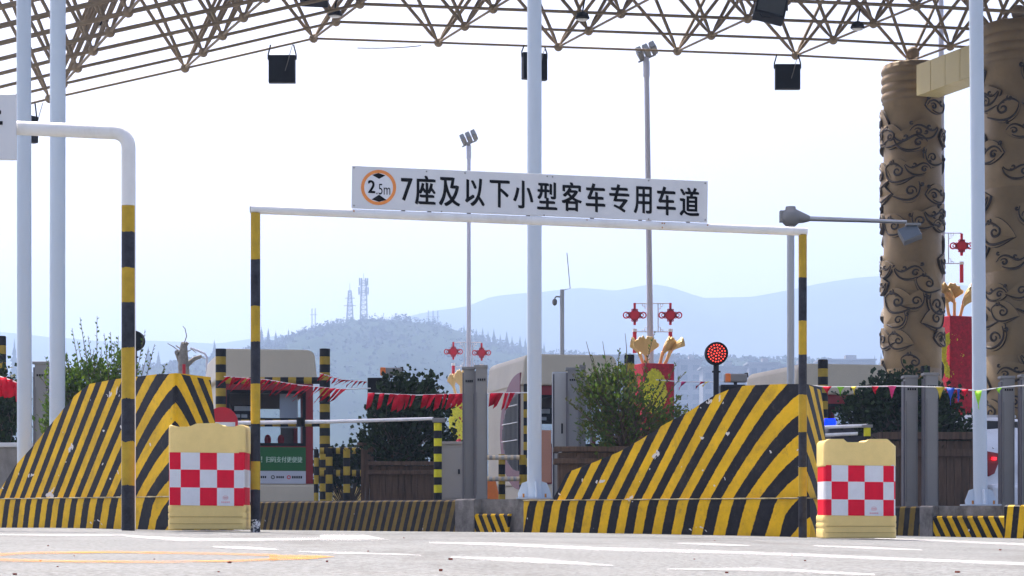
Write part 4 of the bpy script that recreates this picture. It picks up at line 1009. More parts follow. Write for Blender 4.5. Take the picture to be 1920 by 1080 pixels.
# low rails beside middle booth
rd = 25.0; t = thing('guard_rail', 'low guard rail with two white taped bars beside the grey twin pillars', 'guard rail', (X_(941, rd), rd, .31))
for px, w_, yt in ((941, 13, 852), (980, 13, 853)):
    b_ = MB(); bands_z(b_, X_(px, rd), rd, .3, Z_(yt, rd), w_ * rd / F / 2, .11, phase=0); b_.build('post', M['guard'], t)
for yc in (858, 898):
    b_ = MB(); z = Z_(yc, rd); bands_h(b_, (X_(912, rd), rd - .03, z), (X_(974, rd), rd - .03, z), .028, .035); b_.build('bar', M['zebra_white'], t)
rd = 33; t = thing('guard_rail', 'dark banded guard rail between the left booth and the wooden planter', 'guard rail', (X_(620, rd), rd, .3))
for px, w_, yt in ((593, 9, 842), (617, 13, 840), (650, 13, 842)):
    b_ = MB(); bands_z(b_, X_(px, rd), rd, .25, Z_(yt, rd), w_ * rd / F / 2, .13, phase=px); b_.build('post', M['guard'], t)
for yc in (845, 887):
    b_ = MB(); z = Z_(yc, rd); bands_h(b_, (X_(600, rd), rd + .05, z), (X_(690, rd), rd + .05, z), .05, .06); b_.build('bar', M['guard'], t)
for px, w_, lab in ((634, 20, 'tan block seen through the dark guard rail, nearer the booth'), (668, 18, 'tan block seen beside the wooden planter post')):
    x = X_(px, 42); b_ = MB(); b_.extrude([(x - .12, 42, 0), (x + .12, 42, 0), (x + .1, 42, .62), (x + .06, 42, .75), (x - .06, 42, .75), (x - .1, 42, .62)], (0, .3, 0)); tag(b_.build('tan_block', M['plastic'], origin=(x, 42, 0), bevel=.02), lab, 'road block', 'tan road blocks behind the guard rail')
# orange block behind guard rail of the middle booth
x = X_(923, 33); b_ = MB(); b_.extrude([(x - .2, 33, .1), (x + .2, 33, .1), (x + .05, 33, .72), (x - .2, 33, .75)], (0, .25, 0)); tag(b_.build('orange_block', M['amber'], origin=(x, 33, .1), bevel=.02), 'bright orange block on the ground behind the white taped rail', 'road block')

# boom barrier, its rest and the no-entry disc
t = thing('boom_barrier', 'long pale boom arm lowered across the lane behind the striped gantry post', 'boom barrier', (X_(440, 22), 22, .32))
a, e = W(440, 793, 22.6), W(812, 785, 21.9); b_ = MB(); b_.path([a, a.lerp(e, .5) - Vector((0, 0, .008)), e], [.022, .020, .017], 14); b_.build('arm', M['white'], t)
MB().tube(W(564, 783, 22.3), W(564, 800, 22.3), .045, 10).build('clamp', M['black'], t)
MB().box((X_(424, 22.7), 22.7, .32 + .3), (.3, .3, .6)).build('housing', M['cab'], t, bevel=.02)
d = 21.8; x = X_(821, d); t = thing('boom_rest_post', 'slim post with bright yellow and black tape holding the boom tip', 'post', (x, d, ZI))
b_ = MB(); bands_z(b_, x, d, ZI, Z_(793, d), .041, .077); b_.build('tube', M['tape'], t)
MB().box((x + .01, d, Z_(788, d)), (.13, .09, .045)).build('cradle', M['grey'], t, bevel=.005)
d = 21.5; t = thing('no_entry_disc', 'round red sign with a white bar peeking from behind the left barrier', 'road sign', (X_(416, d), d, .32))
c_ = W(416, 793, d); b_ = MB(); b_.path([c_ + Vector((0, .0, 0)), c_ + Vector((0, .015, 0))], 30 * d / F, 40, smooth=False); ds = b_.build('disc', M['redpaint'], t)
MB().box(W(416, 795.5, d) + Vector((0, -.003, 0)), (50 * d / F, .004, 8 * d / F)).build('white_bar', M['white'], ds)
MB().tube((c_.x, d + .04, .3), (c_.x, d + .04, c_.z), .03, 12).build('post', M['grey'], t)
# another boom at the right with blue beacon
t = thing('boom_barrier', 'short white double boom seen between the right crash nose and barrier', 'boom barrier', (X_(1560, 22), 22, .3))
for y, xr_ in ((798, 1625), (813, 1608)):
    b_ = MB(); b_.tube(W(1520, y + 4, 22), W(xr_, y, 22), .018, 10); b_.build('arm', M['white'], t)
d = 21.9; x = X_(1626, d); t = thing('boom_rest_post', 'short post with one yellow band behind the right checkered barrier', 'post', (x, d, .28))
b_ = MB(); bands_z(b_, x, d, .28, Z_(802, d), .036, .085); b_.build('tube', M['tape'], t); MB().box((x, d, Z_(799, d)), (.1, .08, .03)).build('cradle', M['grey'], t)
d = 27; c_ = W(1562, 789, d); t = thing('beacon_car', 'dark car with a glowing blue roof beacon behind the right crash nose', 'car', (c_.x, d, 0))
MB().extrude([(c_.x - .1, d - .7, .35), (c_.x - .1, d + 3.2, .35), (c_.x - .1, d + 3.2, .8), (c_.x - .1, d + 2.6, .95), (c_.x - .1, d + 1.9, 1.28), (c_.x - .1, d - .2, 1.28), (c_.x - .1, d - .7, .95)], (1.65, 0, 0)).build('body', M['dark'], t, bevel=.06)
MB().box((c_.x + .7, d + .35, 1.31), (1.2, .25, .05)).build('light_bar', M['black'], t, bevel=.01)
MB().box((c_.x, d - .35 + .7, 1.36), (.16, .2, .1)).build('beacon', M['bluelamp'], t, bevel=.03)
for sx in (0, 1.5):
    for sy in (0, 2.4): MB().path([(c_.x + sx - .12, d + sy, .31), (c_.x + sx + .1, d + sy, .31)], .31, 20).build('wheel', M['rubber'], t)

# grey light-curtain pillars
def pillar(px0, px1, ytop, d, zb, label, slot=True, extra=False):
    x = X_((px0 + px1) / 2, d); w_ = (px1 - px0) * d / F; zt = Z_(ytop, d); t = thing('sensor_pillar', label, 'sensor pillar', (x, d, zb), 'grey vehicle sensor pillars')
    MB().box((x + w_ * .06, d, (zb + zt) / 2), (w_ * .86, .14, zt - zb)).build('housing', M['grey'], t, bevel=.006)
    MB().box((x - w_ * .42, d + .01, (zb + zt) / 2 - .02), (w_ * .14, .13, zt - zb - .04)).build('side_strip', M['greydark'], t, bevel=.003)
    MB().box((x, d, zt + .005), (w_ * 1.04, .16, .03)).build('cap', M['grey'], t, bevel=.004)
    b_ = MB()
    for k in range(4): b_.box((x + w_ * .06 + (k - 1.5) * w_ * .16, d - .072, zt - .125), (w_ * .11, .006, .022))
    b_.build('vent_slots', M['black'], t)
    b_ = MB()
    for q in (-1, 1): b_.box((x + w_ * .06 + q * w_ * .36, d - .0725, (zb + zt) / 2 - .1), (.004, .006, zt - zb - .3))
    b_.build('edge_grooves', M['greydark'], t)
pillar(867, 890, 692, 21.4, ZI, 'left grey sensor pillar of the pair beside the cream cabinet')
pillar(889, 914, 689, 21.2, ZI, 'right grey sensor pillar of the pair beside the cream cabinet')
pillar(1692, 1719, 708, 22.4, .262, 'left grey sensor pillar of the pair in front of the dark bush')
pillar(1730, 1757, 703, 22.2, .262, 'right grey sensor pillar of the pair in front of the dark bush')
pillar(1874, 1900, 709, 22.2, .262, 'grey sensor pillar standing in front of the white car')
pillar(1911, 1936, 706, 22.0, .262, 'grey sensor pillar cut by the right picture edge')
pillar(64, 92, 682, 22.4, .32, 'pale grey sensor pillar between the two left steel posts')
pillar(1061, 1086, 693, 25.0, .3, 'grey sensor pillar beside the stainless cabinet, behind the shrub')
pillar(1086, 1098, 688, 25.2, .3, 'slim grey pillar with red and white marks behind the shrub')
x = X_(1049, 25.3); zt = Z_(697, 25.3); t = thing('steel_cabinet', 'tall stainless cabinet reflecting sky, right of the middle grey post', 'cabinet', (x, 25.3, .3))
MB().box((x, 25.4, (.3 + zt) / 2), (.17, .2, zt - .3)).build('housing', M['steel'], t, bevel=.01); MB().box((x - .07, 25.29, (.3 + zt) / 2), (.02, .02, zt - .36)).build('door_edge', M['greydark'], t); MB().box((x + .03, 25.29, 1.2), (.02, .03, .12)).build('handle', M['dark'], t)
# cream cabinet
x = X_(848, 22); zt = Z_(833, 22); t = thing('utility_cabinet', 'low cream utility cabinet beside the grey twin pillars', 'cabinet', (x, 22, ZI))
MB().box((x, 22.1, (ZI + zt) / 2), (.225, .25, zt - ZI)).build('housing', M['cab'], t, bevel=.008); MB().box((x, 22.1, zt + .012), (.245, .28, .03)).build('lid', M['cab'], t, bevel=.006); MB().box((x, 21.972, (ZI + zt) / 2 - .01), (.19, .008, zt - ZI - .07)).build('door', M['cab'], t, bevel=.003); MB().box((x + .07, 21.962, .62), (.02, .012, .05)).build('handle', M['dark'], t)
# dark equipment boxes with orange-faced cameras on top
def equip(px0, px1, ytop, ybot, d, cx0, cx1, label, label2):
    x = X_((px0 + px1) / 2, d); w_ = (px1 - px0) * d / F; z0, z1 = Z_(ybot, d), Z_(ytop, d)
    t = thing('equipment_box', label, 'equipment box', (x, d, .3)); MB().box((x, d, (z0 + z1) / 2), (w_, .2, z1 - z0)).build('housing', M['dark'], t, bevel=.01); MB().tube((x, d, .3), (x, d, z0), .05, 12).build('post', M['greydark'], t); MB().box((x, d - .103, (z0 + z1) / 2), (w_ * .86, .01, (z1 - z0) * .9)).build('face_plate', M['black'], t)
    cx = X_((cx0 + cx1) / 2, d); cw = (cx1 - cx0) * d / F; zc = z1 + .075; t2 = thing('lane_camera', label2, 'camera', (cx, d, z1), 'grey lane cameras with orange lamps')
    MB().box((cx, d, zc), (cw, .14, .09)).build('body', M['grey'], t2, bevel=.012); MB().box((cx - cw * .36, d - .035, zc), (cw * .24, .09, .094)).build('orange_lamp', M['amber'], t2, bevel=.008); MB().tube((cx + cw * .42, d, zc + .03), (cx + cw * .56, d, zc + .035), .028, 10).build('lens', M['black'], t2)
    MB().tube((cx, d, z1), (cx, d, zc - .03), .02, 8).build('stem', M['dark'], t2)
equip(690, 728, 709, 800, 25.2, 713, 754, 'black equipment box behind the dark round bush', 'grey lane camera with an orange lamp on top of the dark round bush')
equip(1350, 1396, 722, 800, 23.2, 1358, 1400, 'black equipment box behind the top of the right crash nose', 'grey lane camera with an orange lamp above the right crash nose')

# lane signals
def lane_signal(px, py, rpx, d, label, lit, dx=0):
    c_ = W(px, py, d); t = thing('lane_signal', label, 'traffic signal', (c_.x, d, .3), 'round lane signals on posts'); r_ = rpx * d / F
    b_ = MB(); b_.path([c_ + Vector((0, -.05, 0)), c_ + Vector((0, -.04, 0)), c_ + Vector((0, .06, 0)), c_ + Vector((0, .09, 0))], [r_ * .98, r_, r_, r_ * .8], 40); b_.build('housing', M['black'], t)
    b_ = MB(); b_.path([c_ + Vector((0, -.051, 0)), c_ + Vector((0, -.085, 0))], r_ * .97, 40, caps=False); b_.build('visor_ring', M['black'], t)
    if lit:
        b_ = MB(); rl = r_ * .74
        for k, q in enumerate((0, .34, .67, 1.0)):
            n_ = max(1, int(q * 19))
            for a in range(n_):
                an = 2 * math.pi * a / n_ + k * .2; b_.ball(c_ + Vector((rl * q * math.cos(an), -.058, rl * q * math.sin(an))), r_ * .058, 8, 5)
        b_.build('led_dots', M['led'], t)
        b_ = MB(); b_.path([c_ + Vector((0, -.053, 0)), c_ + Vector((0, -.055, 0))], r_ * .79, 40); b_.build('lens', M['redlens'], t)
    MB().box((c_.x, d + .02, (.3 + c_.z - r_) / 2), (.055 if lit else .05, .06, c_.z - r_ - .28)).build('post', M['greydark'] if not lit else M['dark'], t, bevel=.006)
    for q in (-1, 1): MB().tube((c_.x, d, c_.z - r_ - .07), (c_.x + q * .045, d, c_.z - r_ - .07), .010, 8).build('bolt', M['dark'], t)
M['redlens'] = mat('red_signal_lens', (.03, .003, .003), .4)
lane_signal(1343, 663, 21.5, 22.5, 'round lane signal glowing red above the right crash nose', True)
lane_signal(252, 639, 19, 24, 'dark round lane signal half hidden behind the left striped pipe', False)

# street lamp with long arm
d = 26.0; x = X_(1482.5, d); t = thing('street_lamp', 'grey lamp post with a long side arm reaching to the carved column', 'street lamp', (x, d, 0))
b_ = MB(); b_.tube((x, d, -.05), (x, d, Z_(390, d)), .046, 20); b_.build('post', M['grey2'] if 'grey2' in M else M['steel'], t)
hz_ = Z_(406, d); b_ = MB(); b_.lathe((x, d, hz_), [(.06, .12), (.065, .085), (.10, .06), (.12, .03), (.12, -.04), (.09, -.09), (.055, -.12)], 16); b_.build('hub', M['grey'], t)
b_ = MB(); b_.path([(x + .05, d, hz_), (x + .16, d, Z_(409, d)), (x + .23, d, Z_(410, d))], [.09, .06, .035], 14); b_.box((x - .1, d, hz_), (.07, .1, .14)); b_.build('clamp', M['grey'], t, bevel=.006)
b_ = MB(); b_.path([(x + .2, d, Z_(410, d)), (X_(1700, d), d, Z_(416, d))], [.030, .022], 14); b_.build('arm', M['steel'], t)
c_ = W(1706, 439, d); Mx = Matrix.Rotation(R(-22), 3, 'Y') @ Matrix.Rotation(R(-28), 3, 'X')
b_ = MB(); b_.box(c_, (.24, .10, .20), Mx); fh = b_.build('lamp_head', M['grey'], t, bevel=.01); MB().box(c_ + Mx @ Vector((0, -.053, 0)), (.22, .008, .18), Mx).build('lamp_glass', M['floodglass'], fh)
MB().box(W(1712, 421, d), (.18, .1, .03)).build('mount', M['grey'], t, bevel=.004)

# high masts with floodlights and red knot lanterns
def knot_mesh(mb, c_, s, m0=None):
    """flat pan-chang knot standing upright, s = overall width"""
    th = s * .05
    def plate(pts): mb.extrude([c_ + Vector((x * s, -th, z * s)) for x, z in pts], (0, th * 2, 0))
    def ringp(cx, cz, r0, r1, n=18):
        for k in range(n):
            a, e = 2 * math.pi * k / n, 2 * math.pi * (k + 1) / n
            plate([(cx + r0 * math.cos(a), cz + r0 * math.sin(a)), (cx + r1 * math.cos(a), cz + r1 * math.sin(a)), (cx + r1 * math.cos(e), cz + r1 * math.sin(e)), (cx + r0 * math.cos(e), cz + r0 * math.sin(e))])
    dm = []
    for k in range(16):
        a = 2 * math.pi * k / 16; r_ = (.30 if k % 4 == 0 else .235 if k % 2 == 0 else .25) ; dm.append((r_ * math.cos(a) * .95, r_ * math.sin(a) * .95))
    plate(dm)
    for a in range(8):
        q = 2 * math.pi * (a + .5) / 8; ringp(.24 * math.cos(q), .24 * math.sin(q), .022, .055, 10)
    for q in (-1, 1): ringp(q * .36, 0, .10, .15)
    for q in (-1, 1): ringp(q * .31, 0, .05, .08)
    plate([(-.05, .2), (.05, .2), (.05, .52), (-.05, .52)]); plate([(-.05, -.42), (.05, -.42), (.06, -.2), (-.06, -.2)])
def high_mast(px0, pxtop, ytop, d, wpx, kn, label, head=True, kpx=44):
    x = X_(px0, d); t = thing('high_mast', label, 'lamp mast', (x, d, 0), 'tall lamp masts with red knot ornaments'); xt = X_(pxtop, d); zt = Z_(ytop, d)
    b_ = MB(); b_.tube((x, d, -.1), (xt, d, zt), wpx * d / F / 2 * 1.1, 16, r1=wpx * d / F / 2 * .8); b_.tube((xt, d, zt - .5), (xt, d, zt - .1), wpx * d / F / 2 * 1.05, 16); b_.build('mast', M['mast'], t)
    if head:
        for k, (ox, oz) in enumerate(((-.17, .10), (.0, .17), (.17, .24))):
            Mx = Matrix.Rotation(R(-24), 3, 'Y') @ Matrix.Rotation(R(-35), 3, 'X') @ Matrix.Rotation(R(0), 3, 'Z'); c_ = Vector((xt + ox, d - .05, zt + oz))
            b_ = MB(); b_.box(c_, (.15, .28, .26), Mx); h = b_.build('floodlight', M['grey'], t, bevel=.03); MB().box(c_ + Mx @ Vector((0, -.145, 0)), (.12, .01, .2), Mx).build('lens', M['floodglass'], h)
        Mx = Matrix.Rotation(R(-24), 3, 'Y'); b_ = MB(); b_.box(Vector((xt + .02, d, zt - .02)), (.5, .05, .04), Mx); b_.tube((xt, d, zt - .15), (xt, d, zt + .02), .06, 10); b_.build('crossarm', M['grey'], t)
    for (kx, ky0, ky1, yt0, yt1) in kn:
        kc = W(kx, (ky0 + ky1) / 2, d); s_ = kpx * d / F
        k_ = thing('knot_lantern', 'red knot ornament', 'ornament', kc) if False else None
        b_ = MB(); knot_mesh(b_, kc, s_); ko = b_.build('knot_ornament', M['redpaint'], t)
        b_ = MB(); b_.tube(W(kx, yt0, d), W(kx, yt1, d), s_ * .085, 12); b_.build('tassel_tube', M['redpaint'], ko)
        b_ = MB(); b_.tube(W(kx, yt0, d) + Vector((0, 0, .02)), W(kx, yt0, d) + Vector((0, 0, -.06)), s_ * .1, 12); b_.build('tassel_cap', M['white'], ko)
    if kn:
        b_ = MB(); ky0 = min(k[1] for k in kn); ky1 = max(k[2] for k in kn) + 10
        kxs = [k[0] for k in kn]; xl = min(kxs + [px0]); xr = max(kxs + [px0])
        for yy in (ky0 - 1, ky1): b_.tube(W(xl, yy, d), W(xr, yy, d), .014, 6)
        for kx in kxs:
            sg = 1 if kx > px0 else -1; f0 = px0 + sg * (abs(kx - px0) * .30)
            b_.tube(W(f0, ky0, d), W(f0, ky1, d), .014, 6)
            for yy, q in ((ky0, 1), (ky1, -1)):
                u_ = kpx / 44
                for l in (5, 10): b_.path([W(f0 + sg * l * u_ * .9, yy, d), W(f0 + sg * l * u_ * .9, yy + q * (14 - l) * u_, d), W(f0 + sg * (l - 4) * u_ * .9, yy + q * (14 - l) * u_, d)], .010, 4)
        b_.build('scroll_bracket', M['mast'], t)
M['mast'] = mat('mast_paint', (.52, .52, .58), .5, 0, .04, 1)
high_mast(879, 879, 268, 67, 8.5, [(850, 643, 676, 682, 722), (903, 645, 678, 684, 720)], 'lamp mast left of the middle grey post, its knots above the twin pillars', kpx=35)
high_mast(1224, 1212, 108, 55, 12, [(1190, 570, 612, 618, 662), (1257, 570, 612, 618, 662)], 'taller lamp mast right of the middle grey post, leaning slightly', kpx=44)
high_mast(1768, 1764, -60, 56, 12, [(1803, 438, 484, 492, 530)], 'lamp mast showing behind the left carved column', head=False, kpx=44)
# CCTV pole
d = 42; x = X_(1054, d); t = thing('camera_pole', 'slim grey pole with a dome camera and a whip antenna above the middle booth', 'camera pole', (x, d, 0))
MB().tube((x, d, -.05), (x, d, Z_(543, d)), .043, 14).build('post', M['steel'], t)
b_ = MB(); b_.path([(x, d, Z_(557, d)), (X_(1043, d), d, Z_(556, d)), (X_(1040, d), d, Z_(560, d))], .015, 8); b_.build('arm', M['grey'], t)
c_ = W(1040, 567, d); MB().lathe(c_, [(.015, .07), (.04, .055), (.05, .02), (.048, -.02), (.03, -.055), (.005, -.065)], 16).build('dome_camera', M['grey'], t)
b_ = MB(); b_.path([(x, d, Z_(544, d)), (X_(1069, d), d, Z_(541, d)), (X_(1063, d), d, Z_(474, d))], .008, 6); b_.build('whip_antenna', M['greydark'], t)

# ------------------------------------------------------------------ festive pedestals with ginkgo leaves
def fan_leaf(c_, w_, h_, yaw, bend, notch=True):
    mb = MB(); n_ = 22; m_ = 10; vs = []
    for i in range(n_ + 1):
        a = -1.05 + 2.1 * i / n_
        for j in range(m_ + 1):
            r_ = j / m_; rim = (1 + .05 * math.sin(i * 2.2)) * (1 - (.14 * math.exp(-((i - n_ / 2) / 1.1) ** 2) if notch else 0)) * (.92 + .08 * math.cos(a))
            x = math.sin(a) * r_ * rim * w_ * .58; z = math.cos(a) * r_ * rim * h_ * .6; y = -bend * r_ * r_ + .04 * w_ * math.cos(a * 3) * r_
            p = Vector((x, y, z)); p = Matrix.Rotation(yaw, 3, 'Z') @ p; vs.append(c_ + p)
    fs = [(i * (m_ + 1) + j, (i + 1) * (m_ + 1) + j, (i + 1) * (m_ + 1) + j + 1, i * (m_ + 1) + j + 1) for i in range(n_) for j in range(m_)]
    mb.raw(vs, fs, smooth=True); return mb
def pedestal(px, wpx, ytop, d, label, leaves, ring_side, ringpx, yaw=.35):
    x = X_(px, d); w_ = wpx * d / F; zt = Z_(ytop, d); t = thing('flower_pedestal', label, 'pedestal', (x, d, 0), 'red flower pedestals with golden leaves'); Mx = Matrix.Rotation(yaw, 3, 'Z')
    b_ = MB(); b_.box((x, d, zt / 2), (w_, w_ * .8, zt), Mx); bo = b_.build('flower_box', M['redflower'], t, bevel=.02)
    # ring of yellow flowers on the front and left faces
    rx, ry, rr = ringpx; c_ = W(rx, ry, d); b_ = MB(); random.seed(int(px)); R0 = rr * d / F
    for k in range(330):
        a = random.random() * 6.283; q = R0 * random.uniform(.62, 1.0) if ring_side == 'ring' else R0 * math.sqrt(random.random())
        lx = q * math.cos(a) * .55; 
        p = Vector((c_.x, d, c_.z)) + Mx @ Vector((0, -w_ * .4 - .03 - random.random() * .04, 0)); p = p + Mx @ Vector((lx, 0, 0)); p.z = c_.z + q * math.sin(a)
        s_ = .055; 
        for e in range(3): an = random.random() * 3; b_.poly([p + Vector((s_ * math.cos(an + j * 1.57), random.uniform(-.02, .02), s_ * math.sin(an + j * 1.57))) for j in range(4)])
    b_.build('yellow_flower_ring', M['petal'], t, norm=False)
    for (lx, ly, lw, lh, ya, be, stem) in leaves:
        p = W(lx, ly, d - .1); o = fan_leaf(p, lw * d / F, lh * d / F, ya, be).build('ginkgo_leaf', M['gold'], t); sdm = o.modifiers.new('solid', 'SOLIDIFY'); sdm.thickness = .03
        b_ = MB(); q = Vector((p.x + (x - p.x) * .5, d, zt - .1)); b_.path([q, q.lerp(p, .5) + Vector((0, .05, 0)), p + Vector((0, 0, .08))], [.05, .04, .045], 8); b_.build('stalk', M['gold'], o)
pedestal(1226, 62, 683, 52, 'red flower pedestal with golden leaves behind the olive shrub', [(1210, 668, 52, 64, .1, .1, 1), (1243, 666, 40, 58, .9, .25, 1), (1258, 662, 26, 48, 1.3, .3, 1), (1199, 668, 18, 60, -1.1, .2, 1)], 'disc', (1216, 735, 40))
pedestal(1792, 48, 594, 54, 'tall red flower pedestal showing between the left column and the grey post', [(1775, 570, 60, 66, .0, .2, 1), (1806, 577, 56, 76, .7, .4, 1), (1790, 572, 24, 50, -.8, .3, 1)], 'ring', (1772, 668, 42))
pedestal(868, 24, 745, 66, 'small red flower pedestal half hidden by the grey twin pillars', [(850, 728, 20, 46, -.5, .1, 1), (864, 726, 36, 56, .3, .1, 1)], 'disc', (857, 790, 34))

# ------------------------------------------------------------------ plants and planters
def planter(x, d, zb, zt, wd, dep, label, boards=9, m='wood'):
    t = thing('wooden_planter', label, 'planter', (x, d, zb), 'wooden plank planters'); b_ = MB(); h = zt - zb
    for k in range(boards):
        w1 = wd / boards; b_.box((x - wd / 2 + w1 * (k + .5), d - dep / 2, zb + h * .45), (w1 * .94, .025, h * .9))
    for s in (-1, 1):
        for k in range(4): b_.box((x + s * wd / 2, d - dep / 2 + dep / 4 * (k + .5), zb + h * .45), (.025, dep / 4 * .94, h * .9))
    b_.box((x, d + dep / 2, zb + h * .45), (wd, .025, h * .9)); b_.build('plank_wall', M[m], t)
    for z in (.97, .74):
        b_ = MB(); zz = zb + h * z; b_.box((x, d - dep / 2 - .03, zz), (wd + .1, .05, h * .1)); b_.box((x - wd / 2 - .03, d, zz), (.05, dep - .02, h * .1)); b_.box((x + wd / 2 + .03, d, zz), (.05, dep - .02, h * .1)); b_.build('rim_board', M[m], t, bevel=.004)
    MB().box((x, d, zt - .05), (wd - .05, dep - .05, .03)).build('soil', M['soil'], t)
def leaf(mb, p, size, dirv, asp=.4):
    dv = dirv.normalized(); s_ = dv.cross(Vector((random.gauss(0, 1), random.gauss(0, 1), random.gauss(0, 1)))).normalized() * size * asp
    nn = dv.cross(s_).normalized() * size * .12
    mb.poly([p, p + dv * size * .5 + s_ + nn, p + dv * size, p + dv * size * .5 - s_ + nn])
def bush(name, label, base, crowns, nl, lsize, m, sprigs=(), cat='shrub', group=None, trunk=True, asp=.4):
    t = thing(name, label, cat, base, group); lf, st = MB(), MB(); base = Vector(base)
    tot = sum(c[1][0] * c[1][1] * c[1][2] for c in crowns)
    for c_, r_ in crowns:
        c_ = Vector(c_); k = int(nl * r_[0] * r_[1] * r_[2] / tot); 
        # clumps on twigs
        ncl = max(6, k // 16)
        for q in range(ncl):
            v_ = Vector((random.gauss(0, 1), random.gauss(0, 1), random.gauss(0, 1))).normalized() * (random.random() ** .38)
            p = c_ + Vector((v_.x * r_[0], v_.y * r_[1], v_.z * r_[2])); out = (p - base + Vector((0, 0, .15))).normalized()
            if q % 3 == 0: st.path([base + Vector((random.uniform(-.04, .04), random.uniform(-.04, .04), 0)), base.lerp(p, .5) + Vector((random.gauss(0, .04), random.gauss(0, .04), .05)), p], [.010, .006, .003], 5, caps=False)
            for e in range(16):
                pp = p + Vector((random.gauss(0, .06), random.gauss(0, .06), random.gauss(0, .07))) * (r_[0] / .35) ** .5
                leaf(lf, pp, lsize * random.uniform(.6, 1.25), out + Vector((random.gauss(0, .7), random.gauss(0, .7), random.gauss(0, .7))), asp)
    for (a, e, ln) in sprigs:
        a, e = Vector(a), Vector(e); mid = a.lerp(e, .5) + Vector((random.gauss(0, .03), 0, random.gauss(0, .02))); pts = []
        for k in range(9):
            u = k / 8; pts.append(a.lerp(mid, u).lerp(mid.lerp(e, u), u))
        st.path(pts, [.008 - .0007 * k for k in range(9)], 5)
        for k in range(ln):
            u = .25 + .75 * k / ln; q = a.lerp(mid, u).lerp(mid.lerp(e, u), u); dv = (e - a).normalized() + Vector((random.choice((-1, 1)) * random.uniform(.5, 1.1), random.gauss(0, .5), random.uniform(-.1, .4))); leaf(lf, q, lsize * random.uniform(.7, 1.15) * (1.15 - .5 * u), dv, asp)
    lf.build('foliage', m, t, norm=False)
    if st.v: st.build('stems', M['bark'], t, norm=False)
    return t
random.seed(21)
# left lanky shrub
d = 21.0; B = W(205, 900, d); B.z = .33
spr = []
for (tx, ty) in [(150, 595), (182, 592), (115, 640), (135, 615), (165, 630), (195, 625), (207, 622), (222, 630), (84, 668), (100, 655), (290, 645), (278, 655), (312, 680), (272, 618), (145, 640), (175, 655), (232, 650), (75, 705), (78, 790), (215, 640), (190, 650), (125, 660), (160, 650), (308, 690), (240, 640), (82, 735)]:
    e = W(tx, ty, d + random.uniform(-.3, .3)); spr.append((Vector((B.x + (e.x - B.x) * .35, d + random.uniform(-.1, .1), B.z + .35)), e, 26))
bush('leafy_shrub', 'lanky leafy shrub with thin upright sprigs behind the left crash nose', B, [(W(180, 760, d), (.42, .3, .36)), (W(150, 720, d), (.28, .25, .28)), (W(215, 700, d), (.2, .2, .2)), (W(110, 800, d), (.16, .2, .3))], 4200, .055, M['leaf'], spr, asp=.3)
# dark bush in wooden planter, middle
d = 23.6; px0 = X_(748, d); planter(X_(762, d), d, ZI, Z_(868, d), .70, .6, 'dark plank planter holding the big round bush, left of the cream cabinet', 10)
b_ = MB(); t = thing('plank_panel', 'upright brown plank panel at the left end of the planter', 'panel', (X_(690, d), d, ZI))
for k in range(3): MB().box((X_(680 + k * 8, d) + .01, d - .1, (ZI + Z_(835, d)) / 2), (.044, .04, Z_(835, d) - ZI)).build('plank', M['wood'], t, bevel=.003)
MB().box((X_(688, d), d - .1, Z_(833, d)), (.2, .08, .03)).build('cap_board', M['wood'], t, bevel=.003)
random.seed(5)
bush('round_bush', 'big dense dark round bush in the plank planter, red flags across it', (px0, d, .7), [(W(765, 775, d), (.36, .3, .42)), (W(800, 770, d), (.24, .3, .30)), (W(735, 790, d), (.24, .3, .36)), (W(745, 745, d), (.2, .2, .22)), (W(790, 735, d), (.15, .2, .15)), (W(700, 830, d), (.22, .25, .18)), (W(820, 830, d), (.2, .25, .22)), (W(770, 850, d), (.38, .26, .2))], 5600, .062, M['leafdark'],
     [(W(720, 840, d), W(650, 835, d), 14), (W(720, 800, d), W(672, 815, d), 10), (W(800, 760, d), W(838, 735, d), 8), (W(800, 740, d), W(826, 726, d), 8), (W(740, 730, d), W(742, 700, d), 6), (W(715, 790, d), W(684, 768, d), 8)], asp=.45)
# olive shrub right
d = 20.9; planter(X_(1118, d), d + .15, ZI, Z_(840, d), .72, .55, 'brown plank planter behind the tail of the right crash nose', 9)
random.seed(8); B = W(1172, 845, d); spr = []
for (tx, ty) in [(1110, 665), (1125, 690), (1162, 652), (1160, 690), (1095, 690), (1100, 720), (1070, 720), (1060, 745), (1215, 690), (1228, 620), (1268, 680), (1285, 697), (1278, 740), (1290, 760), (1300, 770), (1145, 680), (1180, 690), (1195, 700), (1080, 760), (1240, 710), (1075, 700), (1135, 700)]:
    e = W(tx, ty, d + random.uniform(-.3, .3)); spr.append((B.lerp(e, .3), e, 24))
for (tx, ty) in [(1099, 640), (1130, 640), (1172, 625)]:
    e = W(tx, ty, d); spr.append((B.lerp(e, .5), e, 2))
bush('olive_shrub', 'loose olive green shrub in the plank planter behind the right crash nose', B, [(W(1155, 760, d), (.33, .3, .34)), (W(1232, 802, d), (.34, .3, .17)), (W(1120, 740, d), (.2, .2, .24)), (W(1165, 715, d), (.17, .2, .18)), (W(1260, 800, d), (.18, .2, .16)), (W(1150, 810, d), (.3, .3, .2)), (W(1268, 785, d), (.18, .2, .13))], 3900, .052, M['leafolive'], spr, asp=.26)
b_ = None
